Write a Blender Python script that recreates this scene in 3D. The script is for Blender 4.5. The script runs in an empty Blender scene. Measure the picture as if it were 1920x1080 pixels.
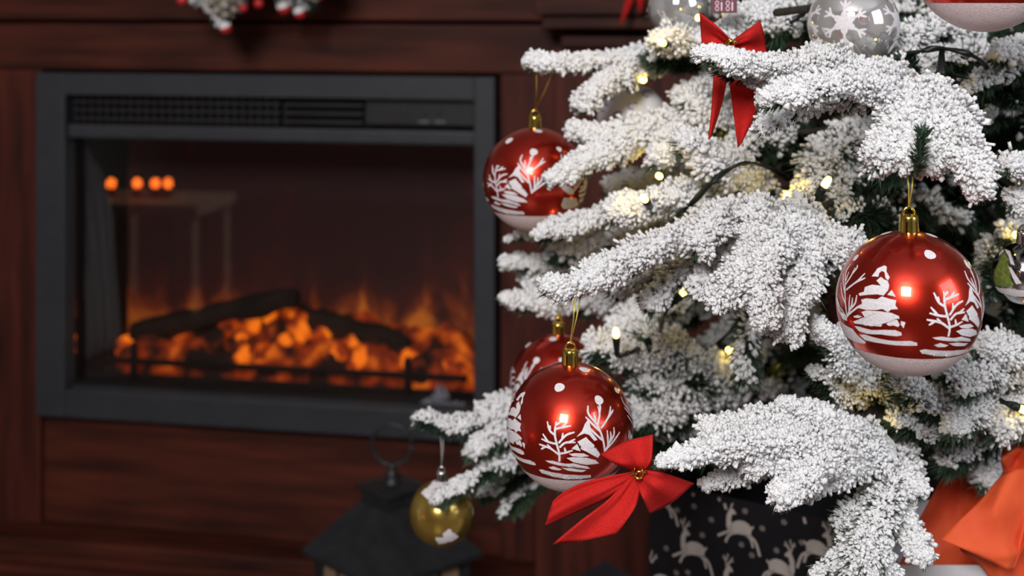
import bpy, bmesh, math, random
import numpy as np
from mathutils import Vector, Matrix

# ------------------------------------------------------------------ camera, light, exposure
F = 2667.0          # focal length in pixels of the 1920 wide frame
HC = 1.0            # camera height; its horizon is the top edge of the frame (rising-front lens shift)
C = bpy.context.scene.collection
SC = bpy.context.scene
cam_d = bpy.data.cameras.new('camera'); cam = bpy.data.objects.new('camera', cam_d); C.objects.link(cam)
cam_d.sensor_width = 36.0; cam_d.lens = 36.0 * F / 1920.0
cam_d.shift_y = -540.0 / 1920.0
cam_d.clip_start = 0.05
cam_d.dof.use_dof = True; cam_d.dof.focus_distance = 0.83; cam_d.dof.aperture_fstop = 8.2
cam.location = (0, 0, HC); cam.rotation_euler = (math.pi / 2, 0, 0)
SC.camera = cam
SC.view_settings.view_transform = 'Standard'; SC.view_settings.look = 'None'
SC.view_settings.exposure = 0.0; SC.view_settings.gamma = 1.0
SC.view_settings.use_curve_mapping = False

world = bpy.data.worlds.new('world'); SC.world = world; world.use_nodes = True
world.node_tree.nodes['Background'].inputs[0].default_value = (0.80, 0.88, 1.0, 1)
world.node_tree.nodes['Background'].inputs[1].default_value = 0.25

def area_light(name, loc, target, sx, sy, power, col):
    d = bpy.data.lights.new(name, 'AREA'); d.shape = 'RECTANGLE'; d.size = sx; d.size_y = sy
    d.energy = power; d.color = col
    o = bpy.data.objects.new(name, d); C.objects.link(o); o.location = loc
    o.rotation_euler = (Vector(target) - Vector(loc)).to_track_quat('-Z', 'Y').to_euler()
    return o
area_light('square_lamp_offscreen', (-0.62, -1.5, 2.13), (0.25, 1.1, 0.75), 0.7, 0.7, 78, (1.0, 0.97, 0.95))
area_light('window_right_offscreen', (2.14, -0.51, 1.70), (0.2, 0.8, 0.9), 1.1, 1.2, 22, (0.86, 0.93, 1.0))

random.seed(7)
RNG = np.random.default_rng(11)

# ------------------------------------------------------------------ helpers
def P(px, py, D):
    """point seen at a pixel, at depth D in front of the camera"""
    return Vector(((px - 960.0) / F * D, D, HC - py / F * D))

WPOS = {}
def wpos(o):
    return WPOS.get(o.name, Vector((0, 0, 0)))
def tag(o, label=None, cat=None, group=None, kind=None):
    if label: o['label'] = label
    if cat: o['category'] = cat
    if group: o['group'] = group
    if kind: o['kind'] = kind
    return o
def thing(name, loc, label, cat, group=None, rotz=0.0):
    o = bpy.data.objects.new(name, None); C.objects.link(o); o.empty_display_size = 0.05
    o.location = loc; o.rotation_euler = (0, 0, rotz); WPOS[o.name] = Vector(loc)
    return tag(o, label, cat, group)
def link(name, me, mats, parent=None, wloc=None, kind=None, local=None):
    """link one mesh object; wloc = world position of its origin (parents are unrotated), local = position in the parent"""
    o = bpy.data.objects.new(name, me); C.objects.link(o)
    if not isinstance(mats, (list, tuple)): mats = [mats]
    if len(me.materials) == 0:
        for m in mats: me.materials.append(m)
    if parent is not None: o.parent = parent
    if local is not None:
        o.location = local
        WPOS[o.name] = (wpos(parent) if parent is not None else Vector((0, 0, 0))) + Vector(local)
    else:
        wl = Vector(wloc) if wloc is not None else (wpos(parent) if parent is not None else Vector((0, 0, 0)))
        WPOS[o.name] = wl
        o.location = wl - (wpos(parent) if parent is not None else Vector((0, 0, 0)))
    if kind: o['kind'] = kind
    return o
def arr_mesh(name, V, T, midx=None, smooth=True):
    me = bpy.data.meshes.new(name)
    V = np.asarray(V, dtype=np.float32); T = np.asarray(T, dtype=np.int32)
    me.vertices.add(len(V)); me.vertices.foreach_set('co', V.ravel())
    me.loops.add(T.size); me.loops.foreach_set('vertex_index', T.ravel())
    me.polygons.add(len(T))
    me.polygons.foreach_set('loop_start', np.arange(0, T.size, T.shape[1], dtype=np.int32))
    me.polygons.foreach_set('loop_total', np.full(len(T), T.shape[1], dtype=np.int32))
    if midx is not None: me.polygons.foreach_set('material_index', np.asarray(midx, dtype=np.int32))
    me.polygons.foreach_set('use_smooth', np.full(len(T), smooth, dtype=bool))
    me.update(calc_edges=True)
    return me
def bm_mesh(name, bm, smooth=False):
    bmesh.ops.recalc_face_normals(bm, faces=bm.faces)
    me = bpy.data.meshes.new(name); bm.to_mesh(me); bm.free()
    for p in me.polygons: p.use_smooth = smooth
    return me
def box(bm, x0, x1, y0, y1, z0, z1, bev=0.0):
    r = bmesh.ops.create_cube(bm, size=1.0)
    M = Matrix.Translation(((x0 + x1) / 2, (y0 + y1) / 2, (z0 + z1) / 2)) @ Matrix.Diagonal((abs(x1 - x0), abs(y1 - y0), abs(z1 - z0), 1))
    bmesh.ops.transform(bm, matrix=M, verts=r['verts'])
    if bev > 0:
        es = list({e for v in r['verts'] for e in v.link_edges})
        bmesh.ops.bevel(bm, geom=es, offset=bev, segments=2, affect='EDGES', profile=0.6)
def box_mesh(name, *a, bev=0.0):
    bm = bmesh.new(); box(bm, *a, bev=bev); return bm_mesh(name, bm)
def tube_arrays(pts, rad, n=8, cap=True):
    pts = [Vector(p) for p in pts]; m = len(pts)
    if not isinstance(rad, (list, tuple)): rad = [rad] * m
    V, Q = [], []
    prev = None
    for i, p in enumerate(pts):
        t = (pts[min(i + 1, m - 1)] - pts[max(i - 1, 0)])
        t = t.normalized() if t.length > 1e-9 else Vector((0, 0, 1))
        if prev is None:
            a = t.orthogonal().normalized()
        else:
            a = (prev - t * prev.dot(t)); a = a.normalized() if a.length > 1e-6 else t.orthogonal().normalized()
        prev = a; b = t.cross(a)
        for k in range(n):
            th = 2 * math.pi * k / n
            V.append(p + (a * math.cos(th) + b * math.sin(th)) * rad[i])
    for i in range(m - 1):
        for k in range(n):
            k2 = (k + 1) % n
            Q.append((i * n + k, i * n + k2, (i + 1) * n + k2, (i + 1) * n + k))
    Fs = list(Q)
    if cap:
        Fs.append(tuple(reversed(range(n)))); Fs.append(tuple(range((m - 1) * n, m * n)))
    return V, Fs
def tubes_mesh(name, lines, origin=(0, 0, 0), n=8, smooth=True):
    V, Fs = [], []
    o = Vector(origin)
    for pts, rad in lines:
        v, f = tube_arrays(pts, rad, n)
        k = len(V); V += [p - o for p in v]; Fs += [tuple(i + k for i in q) for q in f]
    me = bpy.data.meshes.new(name); me.from_pydata(V, [], Fs); me.update()
    for p in me.polygons: p.use_smooth = smooth
    return me
def lathe_mesh(name, prof, n=32, smooth=True, close=True):
    V, Fs = [], []
    m = len(prof)
    for (r, z) in prof:
        for k in range(n):
            th = 2 * math.pi * k / n; V.append((r * math.cos(th), r * math.sin(th), z))
    for i in range(m - 1):
        for k in range(n):
            k2 = (k + 1) % n
            Fs.append((i * n + k, i * n + k2, (i + 1) * n + k2, (i + 1) * n + k))
    if close:
        Fs.append(tuple(reversed(range(n)))); Fs.append(tuple(range((m - 1) * n, m * n)))
    me = bpy.data.meshes.new(name); me.from_pydata(V, [], Fs); me.update()
    for p in me.polygons: p.use_smooth = smooth
    return me
def catmull(pts, m):
    """resample a polyline of any dimension to m points by Catmull-Rom"""
    A = np.asarray(pts, dtype=float)
    if len(A) == 2:
        t = np.linspace(0, 1, m)[:, None]; return A[0] * (1 - t) + A[1] * t
    E = np.vstack([2 * A[0] - A[1], A, 2 * A[-1] - A[-2]])
    n = len(A) - 1
    u = np.linspace(0, n - 1e-9, m); i = u.astype(int); t = (u - i)[:, None]
    p0, p1, p2, p3 = E[i], E[i + 1], E[i + 2], E[i + 3]
    return 0.5 * (2 * p1 + (p2 - p0) * t + (2 * p0 - 5 * p1 + 4 * p2 - p3) * t ** 2 + (3 * p1 - p0 - 3 * p2 + p3) * t ** 3)

# ------------------------------------------------------------------ materials
MATS = {}
def nt(name):
    m = bpy.data.materials.new(name); m.use_nodes = True
    t = m.node_tree; b = t.nodes['Principled BSDF']
    MATS[name] = m
    return m, t, b
def N(t, kind, **kw):
    n = t.nodes.new(kind)
    for k, v in kw.items(): setattr(n, k, v)
    return n
def ramp(t, stops):
    r = N(t, 'ShaderNodeValToRGB'); e = r.color_ramp.elements
    e[0].position, e[0].color = stops[0][0], (*stops[0][1], 1)
    e[1].position, e[1].color = stops[-1][0], (*stops[-1][1], 1)
    for p, c in stops[1:-1]:
        x = e.new(p); x.color = (*c, 1)
    return r
def noisy(name, c0, c1, rough=0.6, scale=30.0, metallic=0.0, bump=0.0, bscale=None, coat=0.0, spec=0.5, stretch=None, sheen=0.0):
    m, t, b = nt(name)
    tc = N(t, 'ShaderNodeTexCoord'); mp = N(t, 'ShaderNodeMapping'); no = N(t, 'ShaderNodeTexNoise')
    t.links.new(tc.outputs['Object'], mp.inputs[0]); t.links.new(mp.outputs[0], no.inputs['Vector'])
    if stretch: mp.inputs['Scale'].default_value = stretch
    no.inputs['Scale'].default_value = scale; no.inputs['Detail'].default_value = 5
    r = ramp(t, [(0.3, c0), (0.7, c1)])
    t.links.new(no.outputs['Fac'], r.inputs[0]); t.links.new(r.outputs[0], b.inputs['Base Color'])
    b.inputs['Roughness'].default_value = rough; b.inputs['Metallic'].default_value = metallic
    b.inputs['Coat Weight'].default_value = coat; b.inputs['Coat Roughness'].default_value = 0.04
    b.inputs['Specular IOR Level'].default_value = spec
    if sheen: b.inputs['Sheen Weight'].default_value = sheen
    if bump > 0:
        n2 = N(t, 'ShaderNodeTexNoise'); n2.inputs['Scale'].default_value = bscale or scale; n2.inputs['Detail'].default_value = 6
        t.links.new(mp.outputs[0], n2.inputs['Vector'])
        bu = N(t, 'ShaderNodeBump'); bu.inputs['Strength'].default_value = bump; bu.inputs['Distance'].default_value = 0.002
        t.links.new(n2.outputs['Fac'], bu.inputs['Height']); t.links.new(bu.outputs[0], b.inputs['Normal'])
    return m
def emis(name, col, strength):
    m, t, b = nt(name)
    b.inputs['Base Color'].default_value = (*col, 1)
    b.inputs['Emission Color'].default_value = (*col, 1); b.inputs['Emission Strength'].default_value = strength
    return m

# mahogany: long stretched grain, horizontal or vertical
wood_h = noisy('mahogany_along', (0.019, 0.0041, 0.0022), (0.092, 0.0185, 0.0092), 0.6, 5.0, stretch=(0.9, 6, 9), bump=0.15, bscale=9, spec=.22)
wood_v = noisy('mahogany_upright', (0.021, 0.0045, 0.0028), (0.092, 0.017, 0.0096), 0.6, 5.0, stretch=(9, 6, 0.9), bump=0.15, bscale=9, spec=.22)
frame_black = noisy('anthracite_steel', (0.016, 0.018, 0.024), (0.023, 0.026, 0.033), 0.55, 40)
black_in = noisy('soot_black', (0.004, 0.004, 0.004), (0.008, 0.007, 0.007), 0.85, 20)
vent_dark = noisy('vent_black', (0.008, 0.008, 0.010), (0.014, 0.014, 0.017), 0.4, 40)
log_mat = noisy('charred_log', (0.006, 0.005, 0.005), (0.035, 0.018, 0.012), 0.9, 18, bump=0.8, bscale=40)
iron = noisy('black_iron', (0.010, 0.011, 0.013), (0.018, 0.019, 0.023), 0.45, 50)
iron2 = noisy('blue_black_iron', (0.012, 0.014, 0.020), (0.020, 0.023, 0.032), 0.45, 50)
pane_beige = noisy('beige_frosted_pane', (0.22, 0.14, 0.09), (0.30, 0.20, 0.13), 0.5, 12)
emblem_mat = noisy('grey_emblem_print', (0.13, 0.13, 0.16), (0.20, 0.20, 0.24), 0.4, 60)
wall_mat = noisy('plaster_wall', (0.28, 0.26, 0.25), (0.33, 0.31, 0.30), 0.9, 4)
wall_tan = noisy('tan_plaster', (0.24, 0.205, 0.155), (0.29, 0.25, 0.19), 0.9, 4)
ceil_mat = noisy('white_ceiling', (0.62, 0.62, 0.62), (0.68, 0.68, 0.68), 0.9, 4)
floor_mat = noisy('brown_floor_boards', (0.06, 0.035, 0.022), (0.13, 0.08, 0.05), 0.4, 4, stretch=(1, 9, 9))
bark = noisy('brown_bark', (0.012, 0.009, 0.006), (0.030, 0.021, 0.014), 0.9, 60, bump=0.4)
needle = noisy('dark_green_needles', (0.014, 0.032, 0.018), (0.060, 0.105, 0.062), 0.55, 70)
snow = noisy('white_flocking', (0.80, 0.80, 0.82), (0.88, 0.88, 0.89), 0.95, 130, bump=0.7, bscale=900, spec=0.15)
gold = noisy('gold_plastic', (0.62, 0.44, 0.08), (0.78, 0.58, 0.14), 0.18, 30, metallic=1.0)
gold_thread = noisy('gold_thread', (0.48, 0.36, 0.07), (0.72, 0.55, 0.13), 0.35, 600, metallic=0.6)
silver_cap = noisy('silver_plastic', (0.70, 0.70, 0.72), (0.85, 0.85, 0.86), 0.12, 30, metallic=1.0)
clear_thread = noisy('clear_thread', (0.35, 0.33, 0.32), (0.55, 0.52, 0.52), 0.25, 300)
print_white = noisy('white_glitter_print', (0.66, 0.62, 0.66), (0.84, 0.80, 0.84), 0.7, 900, bump=0.4, bscale=1500)
frost = noisy('frosted_white_base', (0.72, 0.56, 0.58), (0.86, 0.74, 0.75), 0.75, 700, bump=0.5, bscale=1400)
mirror = noisy('silver_mirror', (0.84, 0.84, 0.85), (0.92, 0.92, 0.93), 0.05, 25, metallic=0.8)
smoke_mirror = noisy('smoky_mirror', (0.36, 0.36, 0.38), (0.48, 0.48, 0.49), 0.08, 25, metallic=1.0)
gold_ball = noisy('pearly_gold', (0.42, 0.27, 0.045), (0.66, 0.46, 0.12), 0.20, 45, metallic=0.85, coat=0.4)
pearl_white = noisy('pearl_white', (0.70, 0.70, 0.74), (0.80, 0.80, 0.83), 0.35, 30)
lilac = noisy('lilac_print', (0.22, 0.20, 0.40), (0.32, 0.30, 0.52), 0.6, 100)
green_print = noisy('green_glitter_print', (0.09, 0.13, 0.02), (0.22, 0.27, 0.05), 0.6, 500)
mauve = noisy('mauve_card', (0.10, 0.035, 0.055), (0.15, 0.055, 0.08), 0.5, 60)
pinkish = noisy('pink_white_print', (0.75, 0.42, 0.50), (0.85, 0.60, 0.66), 0.5, 60)
red_felt = noisy('red_felt', (0.46, 0.013, 0.012), (0.58, 0.022, 0.018), 0.85, 900, bump=0.25, bscale=1800, spec=0.15)
bag_black = noisy('black_card', (0.004, 0.004, 0.007), (0.007, 0.007, 0.010), 0.6, 60, spec=.3)
bag_white = noisy('white_card', (0.62, 0.62, 0.68), (0.78, 0.78, 0.82), 0.25, 8)
print_beige = noisy('beige_ink', (0.40, 0.35, 0.33), (0.50, 0.45, 0.42), 0.7, 80)
tissue = noisy('orange_red_tissue', (0.62, 0.062, 0.014), (0.76, 0.10, 0.022), 0.75, 25, bump=0.25, bscale=160)
cord_mat = noisy('dark_green_cord', (0.004, 0.008, 0.007), (0.010, 0.016, 0.014), 0.4, 100)
berry_mat = noisy('red_berry', (0.42, 0.010, 0.014), (0.60, 0.03, 0.035), 0.3, 60)
cone_mat = noisy('frosted_cone', (0.20, 0.16, 0.12), (0.52, 0.48, 0.42), 0.8, 90)
linen = noisy('white_drape', (0.76, 0.78, 0.82), (0.86, 0.88, 0.91), 0.9, 20)
beige_wood = noisy('beige_painted_wood', (0.48, 0.38, 0.26), (0.60, 0.48, 0.34), 0.6, 6, stretch=(1, 6, 6))
wax = noisy('orange_glass_candle', (0.5, 0.12, 0.02), (0.6, 0.18, 0.03), 0.4, 20)
candle_glow = emis('candle_flame', (1.0, 0.17, 0.015), 30.0)
bulb_mat = emis('warm_led', (1.0, 0.72, 0.16), 7.0)

# red bauble: metallic lacquer with fine glitter
red_ball, t, b = nt('red_lacquer')
no = N(t, 'ShaderNodeTexNoise'); no.inputs['Scale'].default_value = 14; no.inputs['Detail'].default_value = 4
tc = N(t, 'ShaderNodeTexCoord'); t.links.new(tc.outputs['Object'], no.inputs['Vector'])
r = ramp(t, [(0.3, (0.50, 0.014, 0.008)), (0.7, (0.74, 0.048, 0.022))]); t.links.new(no.outputs['Fac'], r.inputs[0])
vo = N(t, 'ShaderNodeTexVoronoi'); vo.inputs['Scale'].default_value = 900; t.links.new(tc.outputs['Object'], vo.inputs['Vector'])
gl = ramp(t, [(0.0, (1, 1, 1)), (0.11, (0, 0, 0))]); t.links.new(vo.outputs['Distance'], gl.inputs[0])
mx = N(t, 'ShaderNodeMix', data_type='RGBA'); t.links.new(gl.outputs[0], mx.inputs['Factor'])
t.links.new(r.outputs[0], mx.inputs[6]); mx.inputs[7].default_value = (0.85, 0.30, 0.28, 1)
t.links.new(mx.outputs[2], b.inputs['Base Color'])
b.inputs['Metallic'].default_value = 0.93; b.inputs['Roughness'].default_value = 0.26
b.inputs['Coat Weight'].default_value = 0.55; b.inputs['Coat Roughness'].default_value = 0.03

# fireplace glass: clear pane with Fresnel reflection
glass = bpy.data.materials.new('fire_glass'); glass.use_nodes = True; t = glass.node_tree
t.nodes.remove(t.nodes['Principled BSDF'])
tr = N(t, 'ShaderNodeBsdfTransparent'); tr.inputs[0].default_value = (0.86, 0.84, 0.84, 1)
gs = N(t, 'ShaderNodeBsdfGlossy'); gs.inputs['Roughness'].default_value = 0.0
fr = N(t, 'ShaderNodeFresnel'); fr.inputs[0].default_value = 1.5
mxs = N(t, 'ShaderNodeMixShader'); t.links.new(fr.outputs[0], mxs.inputs[0]); t.links.new(tr.outputs[0], mxs.inputs[1]); t.links.new(gs.outputs[0], mxs.inputs[2])
t.links.new(mxs.outputs[0], t.nodes['Material Output'].inputs[0])

# glowing coals / ember bed: the burning look of the imitation coals
def ember(name, scale, lo, hi, strength):
    m, t, b = nt(name)
    tc = N(t, 'ShaderNodeTexCoord'); no = N(t, 'ShaderNodeTexNoise'); no.inputs['Scale'].default_value = scale; no.inputs['Detail'].default_value = 3
    t.links.new(tc.outputs['Object'], no.inputs['Vector'])
    r = ramp(t, [(lo, (0.006, 0.0008, 0.0003)), ((lo + hi) / 2, (0.32, 0.030, 0.001)), (hi, (1.0, 0.20, 0.008))])
    t.links.new(no.outputs['Fac'], r.inputs[0]); t.links.new(r.outputs[0], b.inputs['Emission Color'])
    b.inputs['Emission Strength'].default_value = strength
    b.inputs['Base Color'].default_value = (0.02, 0.01, 0.008, 1); b.inputs['Roughness'].default_value = 0.9
    return m
ember_bed_mat = ember('ember_bed', 17, 0.42, 0.68, 0.85)
coal_mat = ember('glowing_coal', 22, 0.35, 0.60, 1.25)
coal_dark = ember('dull_coal', 26, 0.52, 0.80, 0.6)

# flame screen at the back of the electric fire (a display of flames)
flame_mat, t, b = nt('flame_screen')
tc = N(t, 'ShaderNodeTexCoord'); mp = N(t, 'ShaderNodeMapping'); t.links.new(tc.outputs['Object'], mp.inputs[0])
mp.inputs['Scale'].default_value = (13, 1, 5)
no = N(t, 'ShaderNodeTexNoise'); no.inputs['Scale'].default_value = 1.3; no.inputs['Detail'].default_value = 4; no.inputs['Distortion'].default_value = 0.8
t.links.new(mp.outputs[0], no.inputs['Vector'])
sx = N(t, 'ShaderNodeSeparateXYZ'); t.links.new(tc.outputs['Object'], sx.inputs[0])
mr = N(t, 'ShaderNodeMapRange'); mr.inputs['From Min'].default_value = 0.07; mr.inputs['From Max'].default_value = 0.20
mr.inputs['To Min'].default_value = 0.16; mr.inputs['To Max'].default_value = -0.30
t.links.new(sx.outputs['Z'], mr.inputs['Value'])
ad = N(t, 'ShaderNodeMath', operation='ADD'); t.links.new(no.outputs['Fac'], ad.inputs[0]); t.links.new(mr.outputs[0], ad.inputs[1])
r = ramp(t, [(0.28, (0.010, 0.0022, 0.0026)), (0.50, (0.045, 0.005, 0.003)), (0.62, (0.24, 0.035, 0.003)), (0.78, (0.85, 0.22, 0.015))])
t.links.new(ad.outputs[0], r.inputs[0]); t.links.new(r.outputs[0], b.inputs['Emission Color']); b.inputs['Emission Strength'].default_value = 0.5
b.inputs['Base Color'].default_value = (0.03, 0.006, 0.006, 1); b.inputs['Roughness'].default_value = 0.6

# ------------------------------------------------------------------ the room, in the frame of the fireplace wall
FPO = Vector((-0.760, 2.303, 0.0)); FPA = -math.atan2(0.146, 0.737)
EX = Vector((math.cos(FPA), math.sin(FPA), 0)); EY = Vector((-math.sin(FPA), math.cos(FPA), 0))
CL = Vector(((-FPO).dot(EX), (-FPO).dot(EY)))            # camera in the wall's frame
def W(px, py, yl):
    """pixel -> (x, z) on the plane y_local = yl of the fireplace wall's frame"""
    d = Vector(((px - 960.0) / F, 1.0, 0)); dx, dy = d.dot(EX), d.dot(EY)
    k = (yl - CL.y) / dy
    return CL.x + k * dx, HC - py / F * k
def room(name, me, m):
    o = link(name, me, m); o.location = FPO; o.rotation_euler = (0, 0, FPA); o['kind'] = 'structure'; return o
RX0, RX1, RY0, RY1, RZ = -1.75, 3.30, -4.6, 0.36, 2.6
room('floor', box_mesh('floor', RX0 - .1, RX1 + .1, RY0 - .1, RY1 + .1, -0.05, 0.0), floor_mat)
room('ceiling', box_mesh('ceiling', RX0 - .1, RX1 + .1, RY0 - .1, RY1 + .1, RZ, RZ + 0.05), ceil_mat)
room('wall_back', box_mesh('wall_back', RX0 - .1, RX1 + .1, RY1, RY1 + .1, 0, RZ), wall_tan)
room('wall_left', box_mesh('wall_left', RX0 - .1, RX0, RY0, RY1, 0, RZ), wall_mat)
room('wall_front', box_mesh('wall_front', RX0 - .1, RX1 + .1, RY0 - .1, RY0, 0, RZ), wall_mat)
bm = bmesh.new()                                          # right wall with its window opening
wy0, wy1, wz0, wz1 = -2.85, -1.55, 1.05, 2.35
box(bm, RX1, RX1 + .1, RY0, wy0, 0, RZ); box(bm, RX1, RX1 + .1, wy1, RY1, 0, RZ)
box(bm, RX1, RX1 + .1, wy0, wy1, 0, wz0); box(bm, RX1, RX1 + .1, wy0, wy1, wz1, RZ)
room('wall_right', bm_mesh('wall_right', bm), wall_mat)
bm = bmesh.new()
for a in ((wy0, wy1, wz0, wz0 + .06), (wy0, wy1, wz1 - .06, wz1), (wy0, wy0 + .06, wz0, wz1), (wy1 - .06, wy1, wz0, wz1), ((wy0 + wy1) / 2 - .03, (wy0 + wy1) / 2 + .03, wz0, wz1)):
    box(bm, RX1 + .01, RX1 + .07, *a)
room('window_1', bm_mesh('window_1', bm), ceil_mat)

# ------------------------------------------------------------------ fireplace surround
fs = thing('fireplace_surround', FPO, 'dark mahogany wooden fireplace surround with plain panels and stepped plinth', 'fireplace', rotz=FPA)
def fpart(name, x0, x1, y0, y1, z0, z1, m, bev=0.003, parent=fs):
    ox, oy, oz = (x0 + x1) / 2, (y0 + y1) / 2, z0
    return link(name, box_mesh(name, x0 - ox, x1 - ox, y0 - oy, y1 - oy, z0 - oz, z1 - oz, bev=bev), m, parent, local=(ox, oy, oz))
IW, IZ0, IZ1 = 0.752, 0.333, 0.8835
xr, _ = W(937, 0, 0.0)
xp, _ = W(1042, 0, -0.03)
fpart('stile', -0.30, -0.004, 0.0, 0.06, 0.15, IZ1 + 0.004, wood_v)
fpart('stile', IW + 0.004, xp + .03, 0.0, 0.06, 0.15, IZ1 + 0.004, wood_v)
fpart('rail', -0.30, xp + .03, -0.002, 0.06, IZ1 + 0.005, 0.9625, wood_h)
fpart('frieze_board', -0.30, xp + .03, -0.016, 0.06, 0.9685, 1.06, wood_h)
fpart('recess_strip', -0.30, xp + .03, 0.040, 0.06, 0.955, 0.975, wood_h, bev=0)
fpart('lower_panel', -0.006, IW + .006, 0.012, 0.06, 0.14, IZ0 - 0.002, wood_h)
fpart('plinth', -0.34, xp + .5, -0.058, 0.06, 0.0, 0.130, wood_h)
fpart('plinth_ledge', -0.34, xp + .5, -0.066, 0.06, 0.1305, 0.153, wood_h)
fpart('plinth_moulding', -0.34, xp + .5, -0.072, -0.05, 0.098, 0.112, wood_h)
fpart('side_panel', -0.34, -0.32, -0.02, 0.345, 0.0, 1.06, wood_v)
fpart('pilaster', xp, xp + 0.34, -0.045, 0.06, 0.10, 0.93, wood_v)
fpart('pilaster_base', W(1004, 0, -.06)[0], xp + 0.37, -0.064, 0.0, 0.1535, 0.30, wood_v)
fpart('capital', xp + .012, xp + 0.36, -0.060, 0.05, 0.9305, 0.947, wood_h)
fpart('capital', xp - .002, xp + 0.37, -0.035, 0.05, 0.9475, 0.958, wood_h)
fpart('capital', xp - .012, xp + 0.38, -0.085, 0.05, 0.9585, 0.978, wood_h)
fpart('capital', xp - .022, xp + 0.39, -0.100, 0.05, 0.9785, 1.055, wood_h)
fpart('mantel_shelf', -0.42, xp + .46, -0.16, 0.35, 1.061, 1.10, wood_h)
fpart('top_block', -0.32, xp + .40, 0.061, 0.345, 0.95, 1.06, wood_h)
fpart('side_panel', xp + .39, xp + .41, -0.02, 0.345, 0.155, 1.06, wood_v)

# ------------------------------------------------------------------ electric fire insert
ins = thing('electric_fire_insert', FPO + Vector((0, 0, IZ0)), 'anthracite framed electric fire with glowing logs behind glass', 'electric fireplace', rotz=FPA)
def ipart(name, me, m, x, y, z, parent=ins, kind=None):
    return link(name, me, m, parent, local=(x, y, z - IZ0) if parent is ins else (x, y, z), kind=kind)
def ibox(name, x0, x1, y0, y1, z0, z1, m, bev=0.0, parent=ins):
    return ipart(name, box_mesh(name, x0, x1, y0, y1, z0, z1, bev=bev), m, 0, 0, 0 if parent is not ins else IZ0, parent) if False else \
        ipart(name, box_mesh(name, x0 - (x0 + x1) / 2, x1 - (x0 + x1) / 2, y0 - (y0 + y1) / 2, y1 - (y0 + y1) / 2, 0, z1 - z0, bev=bev), m, (x0 + x1) / 2, (y0 + y1) / 2, z0)
xi0 = W(122, 0, -.02)[0]; xi1 = W(889, 0, -.02)[0]
zt = W(122, 178, -.02)[1]; zb = W(122, 731, -.02)[1]
ibox('frame_bar', 0.0, xi0, -0.022, 0.012, IZ0, IZ1, frame_black, 0.002)
ibox('frame_bar', xi1, IW, -0.022, 0.012, IZ0, IZ1, frame_black, 0.002)
ibox('frame_bar', xi0, xi1, -0.022, 0.012, zt, IZ1, frame_black, 0.002)
ibox('frame_bar', xi0, xi1, -0.022, 0.012, IZ0, zb, frame_black, 0.002)
zl0 = W(122, 258, -.01)[1]; zl1 = W(122, 232, -.01)[1]
ibox('lintel', xi0, xi1, -0.014, 0.012, zl0, zl1, frame_black, 0.004)
ibox('vent_back', xi0, xi1, 0.016, 0.02, zl1, zt, black_in)
xm = W(530, 0, 0)[0]; xm2 = W(685, 0, 0)[0]
for k in range(3):                                        # slats of the warm air outlet
    z = zl1 + 0.006 + k * (zt - zl1 - 0.012) / 2.6
    ibox('vent_slat', xi0 + .006, xm - .003, -0.006, 0.014, z, z + 0.0055, vent_dark, 0.001)
    ibox('vent_slat', xm + .003, xm2 - .003, -0.006, 0.014, z, z + 0.0055, vent_dark, 0.001)
nt_ = 26
for k in range(nt_):                                      # teeth of the outlet grid
    x = xi0 + .010 + (xm - xi0 - .02) * k / (nt_ - 1)
    ibox('vent_tooth', x - .0016, x + .0016, -0.004, 0.012, zl1 + .002, zt - .002, vent_dark)
ibox('control_panel', xm2, xi1 - .004, -0.003, 0.014, zl1 + .006, zt - .004, vent_dark, 0.002)
for px in (801, 825, 760):
    x, z = W(px, 209, 0)
    ipart('button', lathe_mesh('button', [(0.004, 0), (0.004, .002), (.003, .003)], 12), frame_black, x, -.003, z).rotation_euler = (math.pi / 2, 0, 0)
for px in (796, 826):
    x, z = W(px, 228, 0); ibox('button_mark', x - .008, x + .008, -.0045, -.002, z - .0012, z + .0012, emblem_mat)
# firebox
FD = 0.24
ibox('firebox_wall', xi0 - .012, xi0 - .002, 0.013, FD, zb - .02, zl0 + .03, black_in)
ibox('firebox_wall', xi1 + .002, xi1 + .012, 0.013, FD, zb - .02, zl0 + .03, black_in)
ibox('firebox_floor', xi0 - .001, xi1 + .001, 0.013, FD, zb - .02, zb + .004, black_in)
ibox('firebox_roof', xi0 - .001, xi1 + .001, 0.022, FD, zl0 + .004, zl0 + .012, black_in)
ibox('flame_screen', xi0 - .001, xi1 + .001, FD - .04, FD - .034, zb + .005, zl0 + .003, flame_mat)
# tray, rail and posts in front of the coals
ibox('tray_front', xi0 + .002, xi1 - .002, 0.045, 0.055, zb + .0045, W(500, 714, .05)[1], black_in, 0.002)
xa, za = W(200, 668, .042); xb, zb2 = W(875, 716, .042); zr = (W(250, 671, .042)[1] + W(770, 711, .042)[1]) / 2
ipart('rail_bar', tubes_mesh('rail_bar', [([(xa, 0, 0), (xb, 0, 0)], 0.0055)]), black_in, 0, .042, zr)
for px in (251, 765):
    x, _ = W(px, 0, .042)
    ipart('rail_post', tubes_mesh('rail_post', [([(0, 0, 0), (0, 0, zr - zb + .022), (0, 0, zr - zb + .030)], [0.007, 0.007, 0.003])]), black_in, x, .042, zb)
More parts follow.
